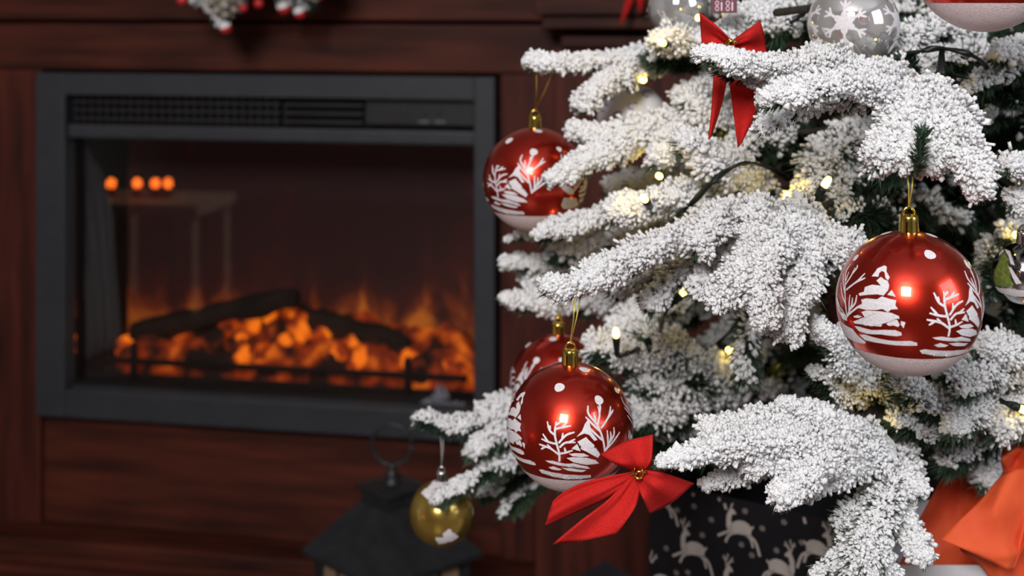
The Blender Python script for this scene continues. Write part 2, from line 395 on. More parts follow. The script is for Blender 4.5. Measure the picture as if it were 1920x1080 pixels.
# ember bed: lumpy height field
gx, gy = 90, 22
Vs, Qs = [], []
ex0, ex1 = xi0 + .03, xi1 - .01
for j in range(gy):
    for i in range(gx):
        u, v = i / (gx - 1), j / (gy - 1)
        h = 0.052 + 0.030 * v * (1 - v * .3) + 0.030 * math.exp(-((u - .50) / .22) ** 2) * v
        h += 0.009 * math.sin(u * 41 + 3 * v) * math.sin(v * 9 + u * 13) + 0.006 * random.uniform(-1, 1)
        h *= min(1, u * 9 + .3) * min(1, (1 - u) * 9 + .3)
        if j == 0: h = .002
        Vs.append((ex0 + (ex1 - ex0) * u, 0.058 + 0.11 * v, h))
for j in range(gy - 1):
    for i in range(gx - 1):
        a = j * gx + i; Qs.append((a, a + 1, a + gx + 1, a + gx))
ipart('ember_bed', arr_mesh('ember_bed', Vs, Qs), ember_bed_mat, 0, 0, zb + .004, kind='stuff')
def rock_mesh(name, r, seed, sub=2):
    rg = np.random.default_rng(seed); bm = bmesh.new(); bmesh.ops.create_icosphere(bm, subdivisions=sub, radius=r)
    ph = rg.uniform(0, 6, (4, 3)); fq = rg.uniform(1, 3, (4, 3)) / r
    for v in bm.verts:
        s = sum(math.sin(v.co.x * fq[k, 0] + ph[k, 0]) * math.sin(v.co.y * fq[k, 1] + ph[k, 1]) * math.sin(v.co.z * fq[k, 2] + ph[k, 2]) for k in range(4))
        v.co *= 1 + .22 * s
    return bm_mesh(name, bm, True)
coals = [rock_mesh('coal', .017, s) for s in range(4)]
spots = [(300, 655, 0), (345, 650, 0), (385, 662, 1), (235, 650, 0), (450, 640, 0), (425, 618, 0), (470, 605, 0), (520, 625, 1), (545, 640, 0), (575, 650, 0), (610, 668, 0),
         (640, 660, 0), (670, 672, 0), (700, 668, 0), (735, 682, 0), (765, 675, 0), (790, 690, 1), (820, 680, 1), (850, 690, 0), (490, 660, 0), (560, 618, 0), (405, 640, 1), (455, 668, 0), (600, 632, 0), (655, 645, 0), (505, 590, 0), (560, 600, 0)]
for i, (px, py, dk) in enumerate(spots):
    yl = .075 + .04 * random.random() - .02 * ((py - 600) / 100)
    x, z = W(px, py, yl)
    me = coals[i % 4] if dk == 0 else rock_mesh('dull_coal', .022, 20 + i)
    o = ipart('coal', me, coal_dark if dk else coal_mat, x, yl, z)
    o.rotation_euler = (random.random() * 6, random.random() * 6, random.random() * 6)
def log_part(p0, p1, r, yl0, yl1, seed):
    (x0, z0), (x1, z1) = W(*p0, yl0), W(*p1, yl1)
    a, b_ = Vector((x0, yl0, z0)), Vector((x1, yl1, z1)); rg = random.Random(seed)
    pts, rad = [], []
    for k in range(11):
        u = k / 10; q = a.lerp(b_, u) - a
        pts.append(q + Vector((0, 0, rg.uniform(-.003, .003)))); rad.append(r * rg.uniform(.86, 1.12) * (0.82 if k in (0, 10) else 1))
    ipart('log', tubes_mesh('log', [(pts, rad)], n=12), log_mat, a.x, a.y, a.z)
log_part((255, 622), (556, 556), .019, .10, .07, 1)
log_part((250, 625), (430, 622), .020, .12, .12, 5)
log_part((560, 590), (770, 652), .020, .12, .10, 2)
log_part((770, 705), (862, 668), .015, .07, .11, 3)
log_part((355, 662), (440, 678), .012, .065, .06, 4)
ibox('glass_pane', xi0, xi1, 0.0125, 0.0155, zb, zl0, glass)
# grey emblem printed on the lower right of the pane: a flame over a line of lettering
ex, ez = W(828, 752, .012)
bm = bmesh.new()
def poly(bm, pts, y=0.0):
    bm.faces.new([bm.verts.new((p[0], y, p[1])) for p in pts])
k = .00082
poly(bm, [(-24 * k, 4 * k), (-12 * k, 16 * k), (-8 * k, 34 * k), (-2 * k, 22 * k), (4 * k, 14 * k), (8 * k, 4 * k), (-6 * k, 0)])
poly(bm, [(10 * k, 4 * k), (4 * k, 18 * k), (0, 30 * k), (-4 * k, 38 * k), (8 * k, 22 * k), (16 * k, 8 * k)])
poly(bm, [(-42 * k, -6 * k), (-30 * k, 4 * k), (-20 * k, 2 * k), (-16 * k, -6 * k)])
for i in range(9):
    x0 = (-14 + i * 6.6) * k; hgt = (7 if i % 3 else 9) * k
    poly(bm, [(x0, -7 * k), (x0 + 4.6 * k, -7 * k), (x0 + 4.6 * k, -7 * k + hgt), (x0 + 2 * k, -7 * k + hgt * (.7 if i % 2 else 1)), (x0, -7 * k + hgt)])
ipart('emblem', bm_mesh('emblem', bm), emblem_mat, ex, .0120, ez)

# ------------------------------------------------------------------ what the fire's glass mirrors: stand with candles, white drape
def mirrored(px, py, d):
    x, z = W(px, py, d); q = FPO + EX * x - EY * d; return Vector((q.x, q.y, z))
dm = 2.25
tops = mirrored(300, 372, dm); tz = tops.z
st = thing('candle_stand', FPO + EX * W(300, 372, dm)[0] - EY * dm, 'low beige wooden stand under four candles, mirrored in the fire glass', 'stand', rotz=FPA)
sx0 = W(180, 372, dm)[0] - W(300, 372, dm)[0]; sx1 = W(402, 372, dm)[0] - W(300, 372, dm)[0]
link('top', box_mesh('top', sx0, sx1, -.16, .16, tz - .035, tz, bev=.003), beige_wood, st, local=(0, 0, 0))
for x in (sx0 + .03, sx1 - .05):
    for y in (-.13, .13):
        link('leg', box_mesh('leg', -.03, .03, -.025, .025, 0, tz - .034, bev=.003), beige_wood, st, local=(x, y, 0))
for i, px in enumerate((201, 250, 284, 308)):
    q = mirrored(px, 346, dm)
    cd = thing('candle', (q.x, q.y, tz), ('orange glowing candle standing apart at the end of the beige stand', 'orange glowing candle between the lone candle and the close pair on the stand', 'orange glowing candle of the close pair, beside the middle candle', 'orange glowing candle of the close pair, outermost on the beige stand')[i], 'candle', 'candles on the beige stand')
    link('candle_body', lathe_mesh('candle_body', [(.020, 0), (.021, .02), (.019, q.z - tz - .012)], 20), wax, cd, local=(0, 0, 0))
    fl = bmesh.new(); bmesh.ops.create_uvsphere(fl, u_segments=12, v_segments=8, radius=.0135); bmesh.ops.scale(fl, vec=(1, 1, 1.25), verts=fl.verts)
    link('flame', bm_mesh('flame', fl, True), candle_glow, cd, local=(0, 0, q.z - tz))
# drape: a curved edge falling to the floor
xc = -0.75                                                # it hangs along a line square to the fireplace wall
def dmir(px):
    d = Vector(((px - 960.0) / F, 1.0, 0)); k = (xc - CL.x) / d.dot(EX); return CL.y + k * d.dot(EY), k
edge = [(128, 150), (132, 220), (150, 290), (172, 330), (187, 390), (193, 470), (200, 560), (206, 640), (208, 700)]
E = catmull([(dmir(a)[0], max(0.0, HC - b_ / F * dmir(a)[1])) for a, b_ in edge], 36)
Vs, Qs = [], []
nx = 34
for j in range(36):
    for i in range(nx):
        u = i / (nx - 1); z = E[j, 1]
        Vs.append((xc + .020 * math.sin(u * 34 + .4 * math.sin(z * 7)), -E[j, 0] + 0.30 * u, z))
for j in range(35):
    for i in range(nx - 1):
        a = j * nx + i; Qs.append((a, a + 1, a + nx + 1, a + nx))
dr = link('window_drape', arr_mesh('drape', Vs, Qs), linen); dr.location = FPO; dr.rotation_euler = (0, 0, FPA)
dm_ = dr.modifiers.new('thick', 'SOLIDIFY'); dm_.thickness = .004
tag(dr, 'white folded drape hanging to the floor beside the fireplace, mirrored in its glass', 'drape')

# ------------------------------------------------------------------ flocked twigs
def _lump():
    v = []
    for x, off in ((-.72, 0), (.72, math.pi / 4)):
        for k in range(4): v.append((x, .86 * math.cos(off + k * math.pi / 2), .86 * math.sin(off + k * math.pi / 2)))
    f = [(0, 2, 1), (0, 3, 2), (4, 5, 6), (4, 6, 7)]
    for k in range(4): f += [(k, (k + 1) % 4, 4 + k), ((k + 1) % 4, 4 + (k + 1) % 4, 4 + k)]
    return np.array(v), np.array(f)
ICO_V, ICO_F = _lump()
def unit(a): return a / np.maximum(np.linalg.norm(a, axis=-1, keepdims=True), 1e-9)
SNOWDIR = unit(np.array([-0.10, -0.50, 0.86]))
def twig_arrays(pts, w0, w1, snowiness, sp, rng, snowdir=SNOWDIR, nden=1.0):
    """one needle-covered twig with flocking. pts: world polyline; w0/w1 radius at base/tip; sp: size of a flock lump"""
    M = 30
    A = catmull(pts, M)
    t = np.linspace(0, 1, M)
    R = (w0 + (w1 - w0) * t) * np.sqrt(np.clip(1 - (np.clip(t - .80, 0, 1) / .205) ** 2, 0.02, 1))
    R *= 1 + .10 * np.sin(t * rng.uniform(9, 16) + rng.uniform(0, 6)) + .05 * np.sin(t * 31 + rng.uniform(0, 6))
    seg = np.linalg.norm(np.diff(A, axis=0), axis=1); L = seg.sum()
    T = unit(np.gradient(A, axis=0))
    up = np.array([0, 0, 1.0]) if abs(T[:, 2]).mean() < .85 else np.array([0, -1.0, 0])
    S = unit(np.cross(T, up)); U = np.cross(S, T)
    ph = rng.uniform(0, 6.28, 6); fr = rng.uniform(3, 9, 3)
    def frame(tt, th):
        i = np.clip(tt * (M - 1), 0, M - 1.001); k = i.astype(int); f = (i - k)[:, None]
        c = A[k] * (1 - f) + A[k + 1] * f; tv = unit(T[k] * (1 - f) + T[k + 1] * f)
        uv = unit(U[k] * (1 - f) + U[k + 1] * f); sv = np.cross(tv, uv)
        r = R[k] * (1 - f[:, 0]) + R[k + 1] * f[:, 0]
        r = r * (1 + .13 * np.sin(th * 2 + tt * fr[2] * 2.3 + ph[4]) + .11 * np.sin(th * 3 - tt * fr[0] * 3.1 + ph[5]) + .07 * np.sin(th * 5 + tt * 37 + ph[1]))
        return c, tv, uv * np.cos(th)[:, None] + sv * np.sin(th)[:, None], r
    thr = 1 - 2.05 * snowiness
    def score(tt, th, rad):
        lf = .30 * np.sin(tt * fr[0] * 2 + ph[0] + 2 * np.sin(th + ph[1])) + .26 * np.sin(tt * fr[1] * 3 + ph[2] + 3 * np.sin(th * 1 + ph[3]))
        return rad @ snowdir + lf - thr
    Vs, Ts, Ms = [], [], []; off = 0
    # core: lumpy body
    n = 10
    th = np.linspace(0, 2 * np.pi, n, endpoint=False)
    tt = np.repeat(t, n); tth = np.tile(th, M)
    c, tv, rad, r = frame(np.minimum(tt, .9999), tth)
    sc = score(tt, tth, rad)
    full = snowiness > .58
    rr = r * np.where(sc > 0, .72 if full else .26, .24) * rng.uniform(.88, 1.12, len(r))
    Vb = c + rad * rr[:, None]
    q = []
    for i in range(M - 1):
        for k in range(n):
            a, b2 = i * n + k, i * n + (k + 1) % n
            q += [(a, b2, b2 + n), (a, b2 + n, a + n)]
    q = np.array(q)
    Vs.append(Vb); Ts.append(q); Ms.append(np.where(sc[q].mean(1) > (0.05 if full else 9), 2, 1)); off += len(Vb)
    # needles
    area = 2 * np.pi * R.mean() * L
    nn = int(min(2600, nden * area / (2.3e-3 ** 2)))
    tn = rng.random(nn) ** .92; thn = rng.uniform(0, 2 * np.pi, nn)
    c, tv, rad, r = frame(tn * .995, thn)
    sc = score(tn, thn, rad)
    keep = (sc < .10) | (rng.random(nn) < .10) | (not full)
    c, tv, rad, r = c[keep], tv[keep], rad[keep], r[keep]; nn = len(c)
    al = np.radians(rng.uniform(32, 58, nn))[:, None]
    d = unit(tv * np.cos(al) + rad * np.sin(al) + rng.normal(0, .08, (nn, 3)))
    ln = (np.maximum(r, .35 * R.mean())[:, None] / np.sin(al)) * rng.uniform(.85, 1.2, (nn, 1))
    wv = unit(np.cross(d, rng.normal(0, 1, (nn, 3)))) * (0.0006 + .00002 * sp * 1e3)
    p0 = c; p1 = c + d * ln * .55 + wv; p2 = c + d * ln; p3 = c + d * ln * .55 - wv
    Vs.append(np.stack([p0, p1, p2, p3], 1).reshape(-1, 3))
    base = off + 4 * np.arange(nn)[:, None]
    Ts.append(np.concatenate([base + np.array([[0, 1, 2]]), base + np.array([[0, 2, 3]])])); Ms.append(np.full(2 * nn, 1)); off += 4 * nn
    # flock: long lumps that follow the needles, with a few bigger puffs
    dens = 2.6 * snowiness if full else 2.6 * snowiness * (.45 + .95 * snowiness)
    K = int(min(5200, dens * area / sp ** 2))
    if K > 0:
        tb = rng.random(3 * K) ** .95; thb = rng.uniform(0, 2 * np.pi, len(tb))
        c, tv, rad, r = frame(tb * .99, thb)
        ok = np.where(score(tb, thb, rad) + rng.normal(0, .14, len(tb)) > 0)[0][:K]
        c, tv, rad, r = c[ok], tv[ok], rad[ok], r[ok]; K = len(ok)
        al = np.radians(rng.uniform(36, 62, K))[:, None]
        d = unit(tv * np.cos(al) + rad * np.sin(al) + rng.normal(0, .12, (K, 3)))
        ln = r[:, None] / np.sin(al)
        f = (rng.uniform(.42, .98, K) ** .8)[:, None]
        puff = rng.random((K, 1)) < .10
        sb = sp * rng.uniform(.32, .66, (K, 1)) * np.where(puff, 1.7, 1); sa = sb * np.where(puff, rng.uniform(1.0, 1.4, (K, 1)), rng.uniform(1.5, 3.0, (K, 1)))
        ctr = c + d * np.maximum(ln * f - sa * .55, ln * .25)
        e1 = unit(np.cross(d, rng.normal(0, 1, (K, 3)))); e2 = np.cross(d, e1)
        iv = ICO_V[None] * rng.uniform(.80, 1.28, (K, 8, 1))
        vb = ctr[:, None] + iv[:, :, 0:1] * (d * sa)[:, None] + iv[:, :, 1:2] * (e1 * sb)[:, None] + iv[:, :, 2:3] * (e2 * sb)[:, None]
        Vs.append(vb.reshape(-1, 3))
        Ts.append((ICO_F[None] + off + 8 * np.arange(K)[:, None, None]).reshape(-1, 3)); Ms.append(np.full(12 * K, 2)); off += 8 * K
    return np.concatenate(Vs), np.concatenate(Ts), np.concatenate(Ms)
TWIG_MATS = [bark, needle, snow]

# ------------------------------------------------------------------ the tree
TX, TY = 0.42, 1.40
tree = thing('christmas_tree', (TX, TY, 0), 'flocked artificial Christmas tree with snowy drooping branches', 'Christmas tree')
tr_pts = [(0, 0, 0), (0, 0, .5), (.004, 0, 1.0), (0, 0, 1.55), (0, 0, 2.0)]
link('trunk', tubes_mesh('trunk', [(tr_pts, [.030, .027, .022, .015, .006])], n=14), bark, tree, local=(0, 0, 0))
for k in range(3):
    a = math.radians(-125.1 + 60 + 120 * k)
    link('stand_leg', tubes_mesh('stand_leg', [([(0, 0, .14), (.11 * math.cos(a), .11 * math.sin(a), .03), (.18 * math.cos(a), .18 * math.sin(a), .009)], .009)], n=10), iron, tree, local=(0, 0, 0))
H_, M_, L_ = .0022, .0030, .0042
# every twig: (pixel path with depth), half width in pixels at base and tip, how snowy, lump size
BR = {
 'A': [([(1262, 112, 1.16), (1180, 116, 1.13), (1080, 120, 1.10), (984, 116, 1.08)], 34, 19, .72, M_),
       ([(1215, 122, 1.15), (1150, 150, 1.11), (1085, 200, 1.08)], 34, 26, .74, M_),
       ([(1370, 125, 1.18), (1290, 118, 1.14), (1212, 110, 1.11)], 30, 26, .12, M_),
       ([(1350, 98, 1.16), (1290, 78, 1.10), (1236, 76, 1.07)], 34, 30, .85, M_),
       ([(1500, 10, 1.15), (1430, 30, 1.08), (1330, 82, 1.02)], 44, 36, .74, M_),
       ([(1420, 60, 1.12), (1380, 80, 1.05), (1330, 110, 1.02)], 34, 22, .7, M_),
       ([(1340, 20, 1.28), (1290, 10, 1.245), (1235, 25, 1.22)], 34, 28, .8, L_)],
 'B': [([(1690, 150, .95), (1560, 130, .89), (1420, 122, .85), (1298, 98, .83)], 42, 19, .80, H_),
       ([(1590, 150, .93), (1480, 155, .88), (1350, 132, .86)], 30, 22, .66, H_),
       ([(1720, 190, .86), (1600, 162, .82), (1510, 168, .795), (1428, 188, .785)], 46, 24, .78, H_),
       ([(1600, 190, .88), (1500, 205, .84), (1422, 240, .82)], 30, 20, .60, H_),
       ([(1640, 140, .93), (1560, 105, .89), (1490, 112, .87)], 26, 20, .72, H_)],
 'C': [([(1742, 168, .88), (1700, 225, .82), (1640, 305, .79)], 46, 36, .90, H_),
       ([(1725, 180, .88), (1715, 250, .81), (1690, 300, .79)], 40, 34, .92, H_),
       ([(1745, 175, .88), (1800, 250, .81), (1840, 365, .785)], 56, 30, .92, H_),
       ([(1740, 190, .87), (1770, 240, .81), (1780, 300, .80)], 46, 26, .92, H_),
       ([(1752, 175, .88), (1745, 250, .81), (1742, 318, .80)], 40, 24, .90, H_),
       ([(1716, 326, .785), (1723, 290, .770), (1732, 244, .760)], 22, 19, .05, H_),
       ([(1705, 190, .88), (1640, 168, .85), (1600, 178, .83)], 40, 30, .72, H_)],
 'D': [([(1990, 150, 1.1), (1900, 130, 1.02), (1800, 178, .96)], 38, 24, .36, M_),
       ([(1990, 90, 1.05), (1930, 92, 1.0), (1865, 108, .96)], 34, 26, .60, M_),
       ([(1990, 340, .95), (1940, 325, .91), (1885, 308, .88)], 36, 26, .82, H_),
       ([(1990, 380, .95), (1945, 370, .92), (1905, 380, .90)], 36, 28, .74, H_),
       ([(1990, 215, 1.15), (1920, 200, 1.1), (1850, 230, 1.05)], 34, 24, .22, M_)],
 'E': [([(1400, 180, 1.18), (1270, 228, 1.12), (1130, 288, 1.07), (1028, 340, 1.04)], 46, 22, .80, M_),
       ([(1340, 180, 1.16), (1270, 245, 1.10), (1232, 302, 1.07)], 36, 30, .70, M_),
       ([(1230, 228, 1.105), (1140, 252, 1.08), (1070, 246, 1.07)], 32, 21, .80, M_),
       ([(1390, 150, 1.18), (1330, 165, 1.14), (1276, 182, 1.115)], 36, 26, .74, M_),
       ([(1270, 325, 1.22), (1200, 350, 1.195), (1145, 357, 1.18)], 34, 26, .66, L_),
       ([(1270, 380, 1.12), (1130, 405, 1.08), (1005, 444, 1.05)], 34, 22, .72, M_),
       ([(1060, 440, 1.22), (1000, 440, 1.19), (946, 452, 1.17)], 18, 11, .30, M_),
       ([(1380, 350, 1.08), (1260, 372, 1.02), (1140, 398, 1.00)], 40, 26, .84, M_),
       ([(1440, 365, 1.06), (1350, 315, 1.01), (1285, 262, .99)], 46, 34, .78, M_),
       ([(1410, 250, 1.16), (1340, 230, 1.12), (1290, 190, 1.10)], 42, 34, .70, M_),
       ([(1320, 340, 1.23), (1235, 335, 1.20), (1175, 345, 1.19)], 34, 26, .68, L_),
       ([(1200, 430, 1.26), (1110, 460, 1.23), (1050, 470, 1.2)], 46, 36, .60, L_),
       ([(1330, 400, 1.2), (1240, 440, 1.17), (1160, 460, 1.15)], 40, 32, .62, L_)],
 'F': [([(1400, 395, 1.0), (1270, 445, .955), (1160, 500, .925), (1070, 538, .908), (1018, 534, .903)], 40, 20, .86, H_),
       ([(1240, 460, .96), (1160, 490, .93), (1105, 508, .915)], 34, 24, .92, H_),
       ([(1375, 395, .97), (1335, 420, .93), (1306, 466, .91)], 40, 28, .95, H_),
       ([(1490, 430, .98), (1440, 400, .94), (1405, 395, .92)], 36, 30, .92, H_),
       ([(1370, 430, 1.04), (1280, 500, 1.0), (1215, 575, .98)], 40, 26, .55, M_),
       ([(1300, 470, 1.04), (1210, 515, 1.0), (1150, 545, .99)], 34, 24, .60, M_)],
 'G': [([(1500, 440, .92), (1420, 480, .875), (1338, 568, .855)], 40, 36, .96, H_),
       ([(1480, 430, .90), (1430, 500, .862), (1438, 605, .845)], 46, 34, .96, H_),
       ([(1520, 445, .91), (1505, 530, .878), (1472, 628, .868)], 42, 32, .94, H_),
       ([(1580, 470, .94), (1490, 432, .90), (1400, 452, .885)], 44, 36, .96, H_),
       ([(1510, 480, .94), (1560, 470, .90), (1604, 455, .885)], 42, 28, .82, H_),
       ([(1450, 450, .99), (1370, 480, .95), (1300, 548, .935)], 36, 28, .56, M_),
       ([(1590, 500, .98), (1520, 400, .95), (1480, 390, .94)], 30, 22, .5, M_)],
 'H': [([(1040, 775, 1.26), (920, 798, 1.20), (850, 800, 1.18), (782, 786, 1.165)], 30, 20, .54, M_),
       ([(1040, 765, 1.26), (970, 758, 1.22), (905, 778, 1.20)], 40, 26, .80, M_),
       ([(1040, 790, 1.25), (950, 815, 1.19), (880, 852, 1.165)], 30, 24, .56, M_),
       ([(1050, 820, 1.25), (930, 878, 1.18), (812, 944, 1.14)], 32, 17, .45, M_),
       ([(1050, 850, 1.28), (970, 890, 1.245), (905, 932, 1.225)], 32, 24, .30, M_),
       ([(1090, 870, 1.3), (1000, 920, 1.25), (940, 966, 1.225)], 27, 19, .20, M_)],
 'I': [([(1660, 850, .93), (1520, 828, .87), (1380, 832, .83), (1232, 870, .81)], 44, 22, .94, H_),
       ([(1640, 835, .93), (1480, 800, .88), (1322, 806, .85)], 40, 36, .95, H_),
       ([(1640, 825, .93), (1560, 790, .89), (1462, 752, .87)], 36, 18, .88, H_),
       ([(1600, 850, .90), (1520, 885, .845), (1458, 935, .825)], 44, 26, .92, H_),
       ([(1655, 855, .92), (1580, 882, .88), (1510, 915, .86)], 40, 28, .82, H_),
       ([(1480, 870, .90), (1390, 888, .865), (1320, 910, .85)], 26, 18, .84, H_),
       ([(1620, 845, .91), (1500, 850, .86), (1400, 868, .84)], 42, 32, .95, H_)],
 'J': [([(1690, 840, .98), (1665, 930, .90), (1625, 1030, .865), (1605, 1120, .855)], 46, 40, .56, H_),
       ([(1660, 930, .93), (1600, 1010, .88), (1530, 1085, .86)], 40, 20, .30, H_),
       ([(1670, 950, .92), (1705, 1000, .88), (1735, 1052, .86)], 40, 20, .84, H_),
       ([(1680, 860, .96), (1700, 890, .91), (1722, 922, .895)], 26, 26, .74, H_),
       ([(1680, 900, .95), (1640, 980, .89), (1650, 1090, .86)], 40, 34, .62, H_),
       ([(1670, 905, .96), (1610, 960, .90), (1575, 985, .89)], 34, 22, .42, H_)],
 'K': [([(1960, 690, 1.02), (1890, 665, .97), (1838, 650, .95)], 44, 30, .78, H_),
       ([(1940, 730, 1.02), (1860, 700, .97), (1770, 700, .94)], 44, 32, .66, H_),
       ([(1900, 750, 1.02), (1830, 770, .96), (1780, 808, .93)], 44, 28, .62, H_),
       ([(1850, 770, 1.0), (1750, 760, .95), (1690, 720, .93)], 42, 34, .62, H_),
       ([(1830, 800, 1.0), (1740, 810, .96), (1672, 790, .94)], 38, 26, .50, H_),
       ([(1960, 760, 1.02), (1905, 790, .98), (1860, 800, .97)], 44, 34, .66, M_),
       ([(1960, 840, 1.12), (1900, 868, 1.065), (1845, 905, 1.04)], 44, 30, .70, M_),
       ([(1900, 640, 1.0), (1860, 690, .96), (1800, 740, .93)], 36, 28, .55, H_),
       ([(1880, 790, 1.06), (1810, 850, 1.02), (1770, 870, 1.0)], 40, 30, .30, M_)],
 'L': [([(1665, 750, 1.0), (1600, 690, .93), (1532, 608, .895)], 40, 26, .80, H_),
       ([(1665, 735, 1.0), (1620, 670, .94), (1588, 622, .92)], 36, 24, .72, H_),
       ([(1670, 760, 1.02), (1590, 740, .96), (1520, 702, .93)], 36, 24, .55, H_),
       ([(1680, 770, 1.02), (1640, 720, .96), (1640, 680, .94)], 38, 28, .55, H_)],
 'M': [([(1380, 760, 1.26), (1250, 685, 1.15), (1112, 655, 1.11)], 50, 38, .62, M_),
       ([(1370, 790, 1.26), (1260, 770, 1.15), (1180, 800, 1.11)], 54, 40, .48, M_),
       ([(1360, 740, 1.26), (1280, 670, 1.16), (1212, 632, 1.12)], 46, 30, .58, M_),
       ([(1370, 770, 1.26), (1290, 720, 1.17), (1200, 730, 1.13)], 50, 40, .34, M_),
       ([(1400, 800, 1.26), (1320, 830, 1.19), (1240, 830, 1.15)], 46, 36, .32, M_),
       ([(1480, 780, 1.34), (1400, 720, 1.24), (1328, 690, 1.2)], 50, 34, .60, L_),
       ([(1490, 760, 1.34), (1430, 680, 1.26), (1392, 668, 1.23)], 44, 30, .50, L_),
       ([(1480, 800, 1.34), (1420, 770, 1.27), (1360, 770, 1.24)], 50, 36, .42, L_)],
 'N': [([(1250, 520, 1.30), (1080, 500, 1.23), (942, 493, 1.19)], 34, 17, .66, L_),
       ([(1250, 560, 1.28), (1080, 572, 1.22), (942, 560, 1.18)], 40, 20, .66, L_),
       ([(1200, 530, 1.30), (1080, 535, 1.24), (985, 528, 1.21)], 32, 22, .55, L_),
       ([(1310, 540, 1.24), (1230, 570, 1.19), (1150, 625, 1.16)], 42, 30, .60, L_),
       ([(1320, 590, 1.3), (1250, 600, 1.25), (1190, 640, 1.22)], 36, 26, .45, L_),
       ([(1420, 570, 1.36), (1370, 620, 1.30), (1325, 650, 1.28)], 36, 26, .45, L_)],
 'O': [([(1470, 560, 1.12), (1410, 610, 1.06), (1400, 710, 1.04)], 40, 30, .30, M_),
       ([(1640, 250, 1.10), (1560, 290, 1.04), (1500, 390, 1.0)], 50, 40, .50, M_),
       ([(1640, 300, 1.10), (1580, 340, 1.03), (1560, 420, 1.0)], 46, 34, .42, M_),
       ([(1480, 250, 1.16), (1400, 280, 1.10), (1360, 340, 1.06)], 46, 36, .45, M_),
       ([(1690, 430, 1.08), (1620, 400, 1.0), (1570, 420, .97)], 40, 26, .12, H_),
       ([(1560, 60, 1.16), (1500, 40, 1.10), (1450, 60, 1.07)], 46, 36, .40, M_),
       ([(1820, 60, 1.1), (1720, 70, 1.04), (1690, 110, 1.02)], 46, 36, .55, M_),
       ([(1880, 120, 1.1), (1780, 110, 1.04), (1710, 140, 1.0)], 40, 28, .40, M_),
       ([(1700, 150, 1.0), (1710, 130, .97), (1690, 110, .95)], 24, 20, .10, H_),
       ([(1920, 480, 1.12), (1860, 470, 1.06), (1845, 560, 1.03)], 34, 22, .45, M_),
       ([(1990, 420, 1.1), (1930, 430, 1.06), (1880, 445, 1.04)], 30, 22, .5, M_)],
}
SD = {'H': unit(np.array([-.15, -.05, .98])), 'M': unit(np.array([-.2, -.2, .95])), 'O': unit(np.array([0, -.15, .98])), 'K': unit(np.array([0, -.3, .95]))}
STEM_Z = {'A': .96, 'B': .92, 'C': .90, 'D': .97, 'E': .90, 'F': .84, 'G': .84, 'H': .66, 'I': .72, 'J': .72, 'K': .76, 'L': .74, 'M': .70, 'N': .78, 'O': .86}
TREE_O = Vector((TX, TY, 0))
for key, twigs in BR.items():
    base = Vector((TX, TY, STEM_Z[key]))
    starts = [P(*tw[0][0]) for tw in twigs]
    mean = sum(starts, Vector()) / len(starts)
    hub = base.lerp(mean, .62) + Vector((0, 0, .012))
    lines = [([base, base.lerp(hub, .5) + Vector((0, 0, .012)), hub], [.0050, .0042, .0036])]
    for s in starts: lines.append(([hub, hub.lerp(s, .55) + Vector((0, 0, .005)), s], [.0030, .0026, .0022]))
    bo = link('branch', tubes_mesh('branch', lines, origin=base, n=7), bark, tree, wloc=base)
    for i, (path, h0, h1, sn, sp) in enumerate(twigs):
        W3 = [P(*q) for q in path]
        rng = np.random.default_rng(abs(hash((key, i))) % 1000 if False else (ord(key) * 37 + i * 101))
        V, Tt, Mi = twig_arrays([tuple(q) for q in W3], .88 * h0 * path[0][2] / F, .90 * h1 * path[-1][2] / F, sn, sp, rng, snowdir=SD.get(key, SNOWDIR))
        V = V - np.array(W3[0])
        link('twig', arr_mesh('twig', V, Tt, Mi), TWIG_MATS, bo, wloc=W3[0])
